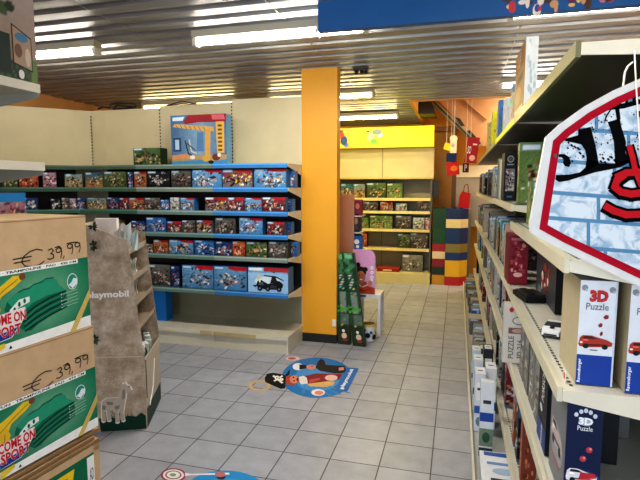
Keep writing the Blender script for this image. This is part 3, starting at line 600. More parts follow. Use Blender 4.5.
def crumple(cx, cy, base, w, h, cols, name, label, seed, cat='paper'):
    rr = random.Random(seed); g = G(); n = 9
    P = {}
    for i in range(n+1):
        for j in range(3):
            P[i, j] = Vector((-w/2+w*i/n+rr.gauss(0, .006), (j-1)*.03+rr.gauss(0, .008), (h*(.55+.45*rr.random()) if j == 1 else h*.05)))
    for i in range(n):
        for j in range(2):
            c = hx(cols[(i+j) % len(cols)]); g.poly([P[i, j], P[i+1, j], P[i+1, j+1]], c); g.poly([P[i, j], P[i+1, j+1], P[i, j+1]], tuple(q*.9 for q in c))
    g.build(name, [M_card], loc=onD(cx, cy, base), rot=da, label=label, cat=cat)
crumple(-.22, .2, 1.17, .22, .19, ['e8e4e0', 'd0c8c0', 'f0ecea'], 'crumpled_packaging', 'crumpled white packaging lying on the top shelf of the cardboard display', 3)
crumple(-.1, .14, 1.17, .12, .18, ['dfe8ec', 'a8c8d4', 'f2f2f0', '88a8a8'], 'clear_packet', 'blue and white plastic packet sticking up at the display top', 8, 'packet')
g = G(); g.box(-.07, .07, -.03, .03, 0, .12, hx('e2dcdc')); g.build('white_box', [M_card], loc=onD(-.28, .3, 1.17+.09), rot=da, label='plain white box on the back of the display top behind the crumpled packaging', cat='box')
g = G(); g.box(-.07, .07, -.03, .03, 0, .088, hx('c8b8a8')); g.build('brown_box', [M_card], loc=onD(-.28, .3, 1.168), rot=da, label='brown carton under the plain white box on the display top', cat='box')
# dark plant-like toy pieces poking between the cartons and the display
for i, (px, py) in enumerate(((92.5, 226), (93, 245), (94.5, 338))):
    p = loc(px+2, py); p.y = -.03; g = G(); rr = random.Random(i)
    for k in range(7):
        a_ = rr.random()*6.28; d = Vector((math.cos(a_)*.03, -.004, math.sin(a_)*.04)); s_ = d.cross(Vector((0, 1, 0)))*.25; z0 = Vector((0, .0, 0)); g.poly([z0, d*.5+s_, d, d*.5-s_], hx(rr.choice(['24402c', '1c2c20', '3c5a34'])))
    g.cyl((0, 0, 0), (0, .031, 0), .004, .004, 6, hx('24402c'))
    g.build('leaf_cutout', [M_card], t, loc=p)
# ================================================================== FLOOR STICKERS
def fpt(x, y, k): p = on(2, 0, x, y); p.z = .0008+.0005*k; return p
class FS:
    def __init__(s, ox, oy, sc): s.g = G(); s.t = (ox, oy, sc)
    def px(s, x, y): return s.t[0]+x/s.t[2], s.t[1]+y/s.t[2]
    def poly(s, pts, col, k=0): s.g.poly([fpt(*s.px(x, y), k) for x, y in pts], hx(col))
    def ell(s, x, y, rx, ry, col, k=0, n=32): s.poly([(x+rx*math.cos(-2*math.pi*i/n), y+ry*math.sin(-2*math.pi*i/n)) for i in range(n)], col, k)
    def ring(s, x, y, rx, ry, w, col, k=0, n=32):
        for i in range(n):
            a, b_ = -2*math.pi*i/n, -2*math.pi*(i+1)/n
            s.poly([(x+rx*math.cos(a), y+ry*math.sin(a)), (x+rx*math.cos(b_), y+ry*math.sin(b_)), (x+(rx-w)*math.cos(b_), y+(ry-w*.5)*math.sin(b_)), (x+(rx-w)*math.cos(a), y+(ry-w*.5)*math.sin(a))], col, k)
def flipall(g):    # make every face look up
    for i, f in enumerate(g.f):
        a, b_, c_ = (Vector(g.v[k]) for k in f[:3])
        if (b_-a).cross(c_-b_).z < 0:
            g.f[i] = f[::-1]
            if isinstance(g.c[i], list): g.c[i] = g.c[i][::-1]
s = FS(245, 350, 5.333)
s.ring(78, 190, 60, 29, 20, 'c8a878', 0)
s.ell(385, 148, 190, 108, '2878b8', 0); s.ell(385, 150, 120, 70, '4a94cc', .2)
for a_ in range(6): s.poly([(330, 160), (300+a_*50, 250-abs(a_-2.5)*8), (318+a_*50, 250-abs(a_-2.5)*8)], '3a88c4', .4)
s.poly([(105, 150), (118, 127), (150, 122), (190, 128), (215, 135), (240, 100), (238, 128), (218, 150), (214, 205), (190, 208), (140, 186), (108, 172)], '1c1a18', 1)
s.ell(172, 150, 14, 12, 'e8e4dc', 2, 12); s.ell(192, 158, 14, 8, 'e8e4dc', 2, 12); s.poly([(145, 140), (155, 135), (205, 175), (195, 180)], 'e0dcd4', 1.8); s.poly([(150, 165), (160, 170), (205, 140), (195, 136)], 'e0dcd4', 1.8); s.ell(170, 149, 4, 3, '1c1a18', 3, 8); s.ell(182, 152, 4, 3, '1c1a18', 3, 8)
s.poly([(218, 140), (262, 134), (288, 146), (288, 172), (262, 188), (218, 186)], 'a84a3c', 2); s.ell(262, 158, 24, 22, 'd88a70', 3); s.ell(258, 148, 5, 4, '201818', 4, 8); s.ell(262, 166, 5, 4, '201818', 4, 8); s.poly([(275, 150), (284, 152), (284, 166), (275, 168)], '3a1c18', 4)
s.poly([(288, 145), (312, 138), (330, 150), (335, 180), (300, 185), (290, 172)], 'e4e0dc', 3)
s.poly([(318, 140), (380, 126), (450, 128), (520, 128), (500, 160), (440, 168), (350, 186), (325, 180)], '8a2c34', 2.5); s.poly([(340, 160), (400, 150), (400, 160), (345, 178)], 'c05a50', 3.5)
s.poly([(330, 182), (440, 168), (480, 170), (470, 190), (420, 200), (345, 195)], 'd8b070', 3.6)
s.ell(460, 150, 34, 16, 'e8c0b0', 4); s.ell(390, 228, 36, 18, 'f0e4e0', 3); s.ell(395, 230, 24, 11, 'd8887c', 4)
s.poly([(390, 60), (405, 48), (422, 55), (430, 80), (530, 86), (545, 120), (480, 126), (400, 112), (375, 95)], '22242e', 2); s.ell(282, 90, 28, 19, 'e8e8e8', 2); s.poly([(290, 78), (325, 82), (330, 98), (290, 106)], '16181c', 3); s.ell(352, 92, 26, 13, 'd8907c', 3); s.ell(358, 88, 4, 3, '201818', 4, 8)
s.poly([(500, 95), (525, 92), (528, 108), (500, 112)], 'd88c80', 4)
s.ell(255, 46, 38, 11, 'e0c8c0', 1); s.ell(250, 46, 22, 6, 'b85a50', 2)
s.poly([(545, 95), (607, 100), (545, 222), (485, 215)], '2f6fb4', 5)
flipall(s.g); o = fpt(*s.px(505, 212), 6); u = fpt(*s.px(562, 100), 6)-o; v = (fpt(*s.px(522, 210), 6)-o)
v = fpt(*s.px(534, 104), 6)-fpt(*s.px(562, 106), 6)
a0, a1, a2 = fpt(*s.px(528, 212), 6), fpt(*s.px(586, 106), 6), fpt(*s.px(500, 210), 6)
text(s.g, 'playmobil', a0, a1-a0, a2-a0, (.92, .94, .97), 0, .03)
o = fpt(310, 378, 0); s.g.v = [tuple(Vector(v)-Vector((o.x, o.y, 0))) for v in s.g.v]
s.g.build('floor_sticker', [M_card], loc=(o.x, o.y, 0), label='round blue floor sticker with a toy pirate in front of the pillar', cat='sticker')
s = FS(150, 455, 4.92)
s.ell(370, 185, 205, 108, '2a8cc8', 0); s.ell(370, 190, 150, 75, '3c9cd4', .3)
s.ell(115, 100, 62, 34, '8a3440', 1); s.ell(115, 100, 52, 28, 'e8dcdc', 2); s.ell(115, 100, 40, 21, '8a4450', 3); s.ell(115, 100, 33, 17, 'e6e4dc', 4); s.ell(113, 100, 16, 8, '7a9a80', 5)
s.poly([(172, 88), (200, 94), (390, 88), (392, 98), (200, 101), (172, 106)], 'e4e0e4', 2); s.ell(345, 98, 26, 13, 'b87068', 4); s.ell(350, 112, 22, 10, '202a40', 3)
s.ell(350, 190, 60, 60, 'c83a3a', 2); s.ell(400, 180, 50, 40, '2a3a70', 2.5)
flipall(s.g); o = fpt(225, 490, 0); s.g.v = [tuple(Vector(v)-Vector((o.x, o.y, 0))) for v in s.g.v]
s.g.build('floor_sticker', [M_card], loc=(o.x, o.y, 0), label='blue floor sticker with a magnifying glass, cut by the bottom frame edge', cat='sticker')
# ================================================================== FAR SHELVING UNIT
FX1, FY = -.43, 8.35
t = thing('shelving_unit', 'cream shelving unit with a bright yellow header at the back of the aisle', 'shelving', (FX1, FY, 0))
FZ = [1.402, 1.185, .884, .564]
g = G(); g.box(-1.9, 0, .36, .4, .1, 2.24, hx('a09a80')); g.box(-1.9, 0.03, .33, .36, 1.74, 2.24, hx('d8d0a8')); xx = on(1, 8.6, 382, 160).x-FX1
g.box(xx-.004, xx+.004, .325, .33, .1, 2.24, hx('5a5438')); g.build('back_panel', [M_paint], t)
g = G(); g.box(-1.9, .03, .0, .36, 1.715, 1.74, hx('c8b878'), cols={'b': hx('3a3020')}); g.build('canopy_shelf', [M_steel], t)
for z in FZ:
    g = G(); g.box(-1.9, 0, 0, .36, z-.03, z-.002, hx('b0a888')); sh = g.build('shelf', [M_steel], t)
    g = G(); g.box(-1.9, 0, -.01, 0, z-.045, z, hx('ecd890')); g.build('price_strip', [M_steel], sh)
g = G(); g.box(-1.9, .03, -.2, .36, .0, .17, hx('d2c890')); g.build('base_deck', [M_steel], t)
g = G(); g.box(.0, .025, .0, .4, .17, 1.72, hx('5a5644')); g.build('end_panel', [M_steel], t)
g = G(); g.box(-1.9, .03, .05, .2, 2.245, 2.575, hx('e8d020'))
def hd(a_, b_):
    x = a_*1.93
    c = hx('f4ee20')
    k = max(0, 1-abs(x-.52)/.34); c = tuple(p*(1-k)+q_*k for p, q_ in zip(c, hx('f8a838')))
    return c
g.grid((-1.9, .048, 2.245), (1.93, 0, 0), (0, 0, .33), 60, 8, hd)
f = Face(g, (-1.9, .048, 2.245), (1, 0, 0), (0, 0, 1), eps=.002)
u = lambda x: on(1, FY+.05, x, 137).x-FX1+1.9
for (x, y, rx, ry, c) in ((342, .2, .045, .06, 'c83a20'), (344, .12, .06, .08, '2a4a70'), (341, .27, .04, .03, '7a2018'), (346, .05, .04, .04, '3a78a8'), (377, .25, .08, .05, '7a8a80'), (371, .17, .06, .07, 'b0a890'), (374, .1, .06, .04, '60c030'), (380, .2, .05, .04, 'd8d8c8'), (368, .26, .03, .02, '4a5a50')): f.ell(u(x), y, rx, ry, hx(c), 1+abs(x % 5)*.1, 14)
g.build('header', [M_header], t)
fx = [(0, [(341, 353, 184, 'teal'), (353.5, 365, 184, 'sand'), (367, 386, 183, 'dino'), (387, 402.5, 183.5, 'green')]),
      (1, [(364, 378, 201.5, 'knight'), (380.5, 393, 201.5, 'fire'), (396, 407, 203.5, 'white'), (417, 430, 201, 'knight')]),
      (2, [(359, 368.5, 217.5, 'green'), (370, 392.5, 215.5, 'green'), (396, 411.5, 215.5, 'knight'), (413, 424.5, 217.5, 'white'), (425.5, 430, 217.5, 'pink')]),
      (3, [(360, 367, 233, 'orange'), (398, 410, 233.5, 'dino'), (410.5, 428, 233, 'knight')]),
      (4, [(402.5, 423, 254.5, 'grey')])]
for k, lst in fx:
    for i, (x0, x1, yt, th) in enumerate(lst):
        zz = FZ[k] if k < 4 else .17; Yp = FY+.03; a = on(1, Yp, x0, yt); c = on(1, Yp, x1, yt); w = c.x-a.x
        g = carton(G(), w, .12, a.z-zz, th, seed=x0*3, cell=.016)
        g.build('boxed_game', [M_card], loc=((a.x+c.x)/2, Yp+.06, zz), label='%s, %s from left, %s level of the far yellow-header shelving' % (LOOK[th].replace('toy ', ''), ORD[i], ORD[k]), cat='box', group='boxes on the far shelving unit')
a = on(1, FY-.1, 377, 268); c = on(1, FY-.1, 399, 268)
g = G(); g.box(0, c.x-a.x, 0, .25, 0, .055, hx('8a241c'), cols={'t': hx('b03a28')}); Face(g, (0, 0, 0), (1, 0, 0), (0, 0, 1)).rect(.1, .015, .25, .04, hx('e0c8a0')); g.build('flat_red_box', [M_card], loc=(a.x, FY-.1, .17), label='flat red box lying on the base of the far shelving', cat='box')
a = on(1, FY, 433, 190); g = G(); g.box(-.05, .05, -.03, .03, 0, .28, hx('1e1c16')); g.box(-.04, .04, .0301, .05, .02, .26, hx('2a2820')); g.build('speaker_box', [M_dark], loc=(FX1+.075, FY+.06, 1.41), label='small black box fixed at the right end of the far shelving', cat='speaker')
# ================================================================== BRICK TOWER (stack of oversized toy bricks)
def bricks(fp, y0, bands, where):
    n = len(bands); cx = sum(p[0] for p in fp)/len(fp); pts = [(x-cx, y-y0) for x, y in fp]
    def prism(g, z0, z1, col, k=1.):
        lo = [Vector((x*k, .2+(y-.2)*k, z0)) for x, y in pts]; hi = [Vector((x*k, .2+(y-.2)*k, z1)) for x, y in pts]; m_ = len(pts)
        g.poly(lo[::-1], col); g.poly(hi, col)
        for a_ in range(m_): g.poly([lo[a_], lo[(a_+1) % m_], hi[(a_+1) % m_], hi[a_]], col)
    for i, (ya, yb, c, nm) in enumerate(bands):
        za = on(1, y0, 440, ya).z; zb = 0 if i == n-1 else on(1, y0, 440, yb).z; c = hx(c)
        g = G(); prism(g, 0, .004, tuple(q*.4 for q in c), .99); prism(g, .004, za-zb-(.0 if i == 0 else .018), c)
        for sx in (-.05, .05):
            for sy in (.12, .28): g.cyl((sx, sy, za-zb-.018), (sx, sy, za-zb+(.02 if i == 0 else 0)), .03, n=14, col=c)
        if i: prism(g, za-zb-.019, za-zb, c)
        g.build('giant_toy_brick', [M_paint], loc=(cx, y0, zb), label='oversized %s toy brick, %s from top of the %s brick stack' % (nm, ORD[i], where), cat='toy brick', group='oversized bricks of the %s stack' % where)
YL = 8.2
xa, xb, xc = on(1, YL, 432, 260).x, on(1, YL, 445, 260).x, on(1, YL, 459.5, 260).x
bricks([(xa, YL+.03), (xb-.004, YL+.03), (xb-.004, YL+.4), (xa, YL+.4)], YL+.03, [(209, 219, '123f1c', 'dark green'), (219, 228, '123f1c', 'dark green'), (228, 244, '154a20', 'dark green'), (244, 251.5, 'a01c24', 'red'), (251.5, 259, 'e8d4b0', 'cream'), (259, 267, '8a1820', 'dark red'), (267, 275, '16361c', 'dark green'), (275, 286, 'c8921c', 'ochre')], 'left')
xd = on(1, YL+.14, 467, 260).x
bricks([(xb, YL), (xc, YL), (xd, YL+.14), (xd, YL+.44), (xb, YL+.44)], YL, [(209, 219, '102c5c', 'dark blue'), (219, 228, 'e8d49c', 'cream'), (228, 236, '123468', 'dark blue'), (236, 243.5, '123468', 'dark blue'), (243.5, 252.5, '8a7a3c', 'olive'), (252.5, 260, '153a74', 'blue'), (260, 276.5, 'e8b41c', 'yellow'), (276.5, 287, 'b81c20', 'red')], 'right')
# hanging signs and bag beyond
def sgn(px, py, px2, py2, Y, col, name, label, extra=None, cat='sign', tilt=0):
    a = on(1, Y, px, py2); c = on(1, Y, px2, py); w, h = c.x-a.x, c.z-a.z; g = G(); g.box(-w/2, w/2, 0, .01, 0, h, hx(col)); f = Face(g, (-w/2, 0, 0), (1, 0, 0), (0, 0, 1), eps=.002)
    if extra: extra(f, w, h)
    Mr = Matrix.Rotation(tilt, 3, 'Y'); g.v = [tuple(Mr @ Vector(v)) for v in g.v]
    o = g.build(name, [M_card], loc=((a.x+c.x)/2, Y, a.z), label=label, cat=cat)
    g = G(); g.tube([(0, .012, h*.8), (0, .012, (3.345 if Y > 6.9 else CZ)-a.z)], .0025, 6, W_); g.build('hanging_thread', [M_white], o); return o
def e1(f, w, h): f.text('SO', w*.12, h*.35, w*.3, h*.3, W_, 1); f.ell(w*.6, h*.2, .04, .04, hx('e0b0a0'), 1); f.rect(w*.5, h*.7, w*.85, h*.76, hx('e8c8b0'))
sgn(464, 137, 477, 163, 7.3, 'a01420', 'red_hanging_sign', 'large dark red hanging sign by the stairs', e1, tilt=.12)
sgn(462.5, 163, 469, 172.5, 7.25, '6a1018', 'small_red_sign', 'small dark red sign with a white sign P below the large red one', lambda f, w, h: f.text('P', w*.3, h*.15, w*.4, h*.7, W_, 1))
sgn(447, 162, 460, 175, 7.35, 'b82018', 'red_card', 'red card hanging left of the red signs', lambda f, w, h: (f.ell(w*.6, h*.5, .05, .04, hx('e0702a')),), tilt=-.1)
sgn(446, 153, 456, 162, 7.2, '142c58', 'blue_card', 'dark blue card hanging above the red card', tilt=.05)
sgn(450, 136, 457, 153, 7.4, 'e8e0c8', 'white_bottle_cutout', 'cream rounded cutout hanging above the blue card', lambda f, w, h: (f.ell(w*.5, h*.85, w*.6, h*.2, hx('efe6cc')), f.ell(w*.4, h*.45, w*.3, h*.12, hx('b8b09a'), 2)))
sgn(443, 143, 450, 150, 7.42, 'e8c820', 'yellow_cutout', 'yellow cutout hanging left of the cream one', tilt=.3)
p = on(1, 8.8, 464, 209); g = G(); slab(g, [Vector(q_) for q_ in ((-.1, 0, 0), (.08, 0, 0), (.1, 0, .26), (-.04, 0, .3), (-.08, 0, .22))], .1, hx('b01c1c')); g.tube([(-.02, .05, .28), (0, .05, .4), (.05, .05, .42), (.07, .05, .26)], .006, 6, hx('701010'))
g.box(-.12, .12, -.05, .15, -p.z+.0, -.0, hx('8a8478')); g.build('red_bag_on_box', [M_card], loc=(p.x, 8.8, p.z), label='red bag standing on a grey pedestal behind the brick stacks', cat='bag')
# ================================================================== PILLAR CORNER GOODS
t = thing('narrow_display', 'narrow display with a pinkish wooden side board right of the pillar', 'display stand', (-1.28, 5.3, 0))
a = on(1, 5.3, 354, 220)
g = G(); g.box(-.2, a.x+1.28, 0, .02, 0, 1.503, hx('b48468'), cols={'r': hx('d8c8b8')}); g.build('side_board', [M_paint], t)
g = G(); g.box(-.2, .24, .25, .27, 0, 1.45, hx('6a6458')); g.build('back_board', [M_paint], t)
for z in (1.28, 1.1, .9, .5):
    g = G(); g.box(-.2, .28, .02, .25, z-.015, z, hx('cfc8b8')); g.build('shelf', [M_steel], t)
for (x0, x1, y0, y1, z, c, nm, lb) in ((354, 361, 200, 210, 1.28, '8a2038', 'maroon_box', 'small maroon box on the narrow display beside the wooden board'), (353, 359, 214, 231, 1.1, '2a3040', 'dark_box', 'small dark box on the narrow display under the maroon box'), (352.5, 361, 236, 249, .9, '2a68b0', 'blue_pack', 'blue and white pack on the narrow display above the pink board')):
    a = on(1, 5.34, x0, y0); c_ = on(1, 5.34, x1, y1); g = G(); w = c_.x-a.x; h = a.z-z; g.box(0, w, 0, .12, 0, h, hx(c)); f = Face(g, (0, 0, 0), (1, 0, 0), (0, 0, 1))
    f.ell(w*.5, h*.6, w*.3, h*.18, W_ if nm == 'blue_pack' else hx('c08070')); f.ell(w*.6, h*.25, w*.2, h*.12, W_ if nm == 'blue_pack' else hx('604858'))
    g.build(nm, [M_card], loc=(a.x, 5.34, z), label=lb, cat='box')
# two slim green boxes leaning at the pillar
def ski(pb0, pb1, pt0, pt1, label, Yb, seed):
    a, b_ = on(2, 0, *pb0), on(2, 0, *pb1); Y = Yb; xa_, xb_ = on(1, Y, *pb0).x, on(1, Y, *pb1).x; a2, b2 = on(1, Y+.1, *pt0), on(1, Y+.1, *pt1)
    o = Vector(((xa_+xb_)/2, Y, 0)); bl, brr, tl, tr = Vector((xa_, Y, .001))-o, Vector((xb_, Y, .001))-o, a2-o, b2-o
    g = G(); rr = random.Random(seed)
    def fn(u_, v_):
        c = hx('173a22')
        if .35 < v_ < .58: c = hx('7c8880') if .25 < u_ < .8 else hx('1c4426')
        if .22 < v_ < .34: c = hx('5c6c60') if u_ > .35 else hx('204a26')
        if abs(v_-.36-u_*.04) < .012 or abs(v_-.42+u_*.03) < .01: c = hx('4fa03c')
        if .6 < v_ < .78 and .25 < u_ < .75: c = hx('c4ccc4') if (int(v_*90+u_*3) % 3 == 0) else hx('26503a')
        if v_ > .93 and abs(u_-.5) < .3: c = hx('5f9a6c')
        if .78 < v_ < .93 and abs(u_-.5-.2*math.sin(v_*60)) < .25: c = hx('3f7a4c')
        if rr.random() < .22: c = tuple(q*rr.uniform(.4, 1.5) for q in c); c = tuple(min(1, q) for q in c)
        if v_ < .2: c = hx('2c3820') if (u_*7+v_*31) % 1 > .4 else hx('203018')
        return c
    g.grid(bl, brr-bl, tl-bl, 8, 70, fn)
    f_ = lambda p: Vector((p.x, p.y+.06, p.z)); B = [f_(p) for p in (bl, brr, tr, tl)]; A = [bl, brr, brr+(tl-bl), tl]; B[2] = f_(A[2])
    g.poly([A[1], B[1], B[2], A[2]], hx('2a5634')); g.poly([A[0], A[3], B[3], B[0]], hx('16301c')); g.poly([A[3], A[2], B[2], B[3]], hx('2a5634')); g.poly(B[::-1], hx('183820')); g.poly([A[0], B[0], B[1], A[1]], hx('183820'))
    W = (brr-bl).length; f = Face(g, bl, brr-bl, tl-bl, eps=-.001); f.n = (brr-bl).cross(tl-bl).normalized(); f.e = .0012; f.v = (tl-bl).normalized(); HH = (tl-bl).length
    f.ell(W*.5, HH*.965, W*.3, .018, hx('7ab88c')); f.ell(W*.55, .09, W*.22, .03, hx('d8c0b0')); f.ell(W*.5, .14, W*.12, .014, hx('e8e4dc')); f.ell(W*.4, .2, W*.1, .012, hx('c8a040')); f.ell(W*.6, .05, W*.2, .016, hx('9a3020'), 2)
    f.text('SKI', W*.3, HH*.62, HH*.14, W*.32, hx('f0f4f0'), 2, .02, ang=math.pi/2) if 0 else None
    g.build('slim_game_box', [M_card], loc=o, label=label, cat='game box', group='slim green boxes leaning by the pillar')
ski((338, 344), (350, 344), (334.5, 253), (347.5, 253), 'tall slim green box leaning against the pillar, the left one', 4.8, 1)
ski((353, 346), (365.5, 345), (341.5, 253), (353.5, 253), 'tall slim green box leaning by the pillar, the right one beside the pink board', 4.78, 2)
# white bench, pink board, tub
o = Vector((-.93, 5.16, 0)); t = thing('white_bench', 'small white bench carrying the pink board right of the green boxes', 'bench', o)
bx0, bx1 = on(1, 5.12, 356, 300).x-o.x, on(1, 5.12, 380, 300).x-o.x; bz = on(1, 5.12, 378, 295.5).z
g = G(); g.box(bx0, bx1, 0, .26, bz-.045, bz, hx('e0dfe0')); f = Face(g, (bx0, 0, bz-.045), (1, 0, 0), (0, 0, 1)); f.rect(.04, .012, .1, .034, hx('4a4a8a')); g.build('top', [M_card], t)
for x in (bx0, bx1-.035):
    for y in (0, .225): g = G(); g.box(x+(.005 if x > 0 else 0), x+.035, y, y+.03, 0, bz-.045, hx('dcdcdc')); g.build('leg', [M_card], t)
a = on(1, 5.16, 352.5, 298); c = on(1, 5.16, 375.5, 250); w = c.x-a.x; h = c.z-bz
g = G(); pr = [(0, 0), (w, 0)]+[(w-.085+.085*math.cos(k*math.pi/12), h-.085+.085*math.sin(k*math.pi/12)) for k in range(7)]+[(0, h)]
slab(g, [Vector((x, 0, z)) for x, z in pr], .015, hx('d8a0cc')); f = Face(g, (0, 0, 0), (1, 0, 0), (0, 0, 1), eps=.0008)
f.poly([(.02, 0), (w-.005, 0), (w-.005, .07), (.17, .09), (.15, .13), (.09, .14), (.05, .1), (.02, .06)], hx('b8482c'), 1); f.stroke([(.06, .11), (.1, .07), (.16, .1)], .012, hx('e8d8d0'), 4); f.stroke([(.05, .05), (.12, .03), (.2, .06)], .01, hx('8a2c1c'), 3)
f.ell(.04, .2, .04, .08, hx('241810'), 1); f.ell(.085, .235, .062, .06, hx('2a1a12'), 1.5); f.ell(.06, .31, .024, .028, hx('221610'), 1); f.ell(.135, .265, .028, .026, hx('221610'), 1)
f.ell(.09, .185, .048, .062, hx('b87850'), 3); f.ell(.075, .2, .007, .004, hx('201410'), 4, 10); f.ell(.105, .205, .007, .004, hx('201410'), 4, 10); f.ell(.092, .155, .017, .007, hx('f0e4dc'), 4, 12); f.ell(.09, .182, .006, .008, hx('9a6040'), 4, 10); f.poly([(.07, .1), (.11, .1), (.115, .135), (.07, .135)], hx('a86a44'), 2)
f.ell(.19, .12, .022, .03, hx('c08058'), 4)
for i, z in enumerate((.285, .235, .185)): f.ell(w-.035, z, .017, .019, W_, 2); f.ell(w-.035, z, .006, .007, hx('c87a9c'), 3, 10)
f.rect(w-.05, .14, w-.022, .165, W_, 2)
g.build('pink_board', [M_card], loc=(a.x, 5.16, bz), label='pink rounded display board showing a smiling girl with two hair buns', cat='display board')
r_ = .068
t = thing('tub', 'white and blue tub with a yellow lid on the floor under the white bench', 'tub', (-.852, 5.02, 0))
g = G(); g.cyl((0, 0, 0), (0, 0, .155), r_*.9, r_, 24, hx('e0e2e4'))
for k in range(12):
    a_ = k*.52; p = Vector((math.cos(a_)*(r_+.001), math.sin(a_)*(r_+.001), .04+(k*.37 % 1)*.08)); g.cyl(p*1-Vector((0, 0, 0)), p+Vector((math.cos(a_)*.001, math.sin(a_)*.001, 0)), .016+.012*(k % 2), n=10, col=hx(['22304a', '3a5a90', '1c1c22'][k % 3]))
g.build('body', [M_card], t)
g = G(); g.cyl((0, 0, .155), (0, 0, .178), r_*1.06, r_*1.06, 24, hx('d8b860')); g.cyl((0, 0, .178), (0, 0, .18), r_*.85, r_*.85, 24, hx('6a5a40')); g.build('lid', [M_card], t)
p = on(1, 4.805, 336, 323); g = G(); g.box(-.02, .02, -.012, .0, -.035, .035, hx('e8e4dc')); g.box(-.006, .006, -.014, -.012, -.02, .02, hx('c8c4bc')); g.build('wall_socket', [M_white], loc=(PX1-.022, PY-.0, p.z), label='small white socket low on the right edge of the orange pillar', cat='socket')
# ================================================================== RIGHT GONDOLA
XF, XB, XD = .27, .70, .125
BAYS = [(1.33, 2.66, [1.42, 1.09, .765, .36]), (2.66, 3.99, [1.507, 1.095, .765, .36]), (3.99, 5.32, [1.5, 1.09, .74, .36]), (5.32, 6.65, [1.5, 1.09, .74, .36]), (6.65, 7.8, [1.5, 1.09, .74, .36])]
TOPZ = 1.936
BN = ['nearest', 'second', 'third', 'fourth', 'farthest']
for bi, (y0, y1, zs) in enumerate(BAYS):
    t = thing('shelving_unit', '%s bay of the cream puzzle shelving on the right side of the aisle' % BN[bi], 'shelving', (XF, y0, 0), 0, 'shelving bays along the right side of the aisle'); Lb = y1-y0
    g = G(); g.box(XB-XF, XB-XF+.03, 0, Lb, 0, 2.0, hx('6f6a5c')); g.build('back_panel', [M_paint], t)
    g = G(); g.box(XB-XF-.03, XB-XF+.03, -.02, .02, 0, 2.0, hx('cfc8b0')); g.build('upright', [M_steel], t)
    g = G(); g.box(XD-XF, XB-XF, 0, Lb, .1, .13, hx('c0bdb0'), cols={'t': hx('aeb0ac')}); g.box(XD-XF-.01, XD-XF, 0, Lb, .09, .15, hx('d6d0bc'))
    g.box(XD-XF+.02, XD-XF+.03, .0, Lb, 0, .1, hx('b8b29c')); g.build('base_deck', [M_steel], t)
    for k, z in enumerate([TOPZ]+zs):
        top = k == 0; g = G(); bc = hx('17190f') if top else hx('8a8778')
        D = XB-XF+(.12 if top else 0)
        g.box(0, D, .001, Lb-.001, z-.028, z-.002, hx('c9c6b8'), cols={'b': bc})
        g.box(-.012, 0, .001, Lb-.001, z-.034, z+.004, hx('cbc4ac') if not top else hx('6e6a48'))
        if bi < 3 and not top:
            yy = .03
            while yy < Lb-.02:
                g.box(.022, .030, yy, yy+.012, z-.0019, z-.0012, (.08, .08, .07)); yy += .026
        if top and bi > 0: g.box(-.014, -.012, .02, Lb-.02, z-.03, z, hx('f2f018') if bi == 1 else hx('a09a70'))
        sh = g.build('shelf', [M_steel], t)
        if bi == 0 or zs != BAYS[bi-1][2]:
            g = G(); hh = .03 if top else .07
            slab(g, [Vector((0, -.004, z-.03)), Vector((0, -.004, z-.002)), Vector((D, -.004, z-.002)), Vector((D, -.004, z-.03-hh))][::-1], .006, hx('d6cfba')); g.build('bracket', [M_steel], sh)
# --- puzzle boxes -------------------------------------------------
def put(g, name, x, y, z, rot, label, cat='box', group=None, m=M_card): return g.build(name, [m], loc=(x, y, z), rot=rot, label=label, cat=cat, group=group)
def car2d(f, a, b, w, h, body, k=3):
    f.poly([(a, b+h*.3), (a+w*.04, b+h*.8), (a+w*.12, b+h*.98), (a+w*.38, b+h), (a+w*.6, b+h*.85), (a+w*.82, b+h*.72), (a+w, b+h*.5), (a+w*.98, b+h*.22), (a+w*.6, b+h*.1), (a+w*.2, b+h*.02), (a+w*.03, b+h*.1)], body, k); f.poly([(a+w*.12, b+h*.15), (a+w*.6, b+h*.2), (a+w*.9, b+h*.35), (a+w*.55, b+h*.34), (a+w*.2, b+h*.3)], tuple(q*.5 for q in body), k+.5)
    f.poly([(a+w*.12, b+h*.74), (a+w*.16, b+h*.92), (a+w*.38, b+h*.92), (a+w*.56, b+h*.74)], hx('2a1c1c'), k+1)
    for c in (.22, .78): f.ell(a+w*c, b+h*.14, w*.09, h*.2, hx('141414'), k+1, 12)
    f.ell(a+w*.08, b+h*.42, w*.05, h*.08, hx('f0d8c0'), k+1, 8); f.ell(a+w*.2, b+h*.62, w*.1, h*.06, tuple(min(1, q*1.4+.1) for q in body), k+1, 10)
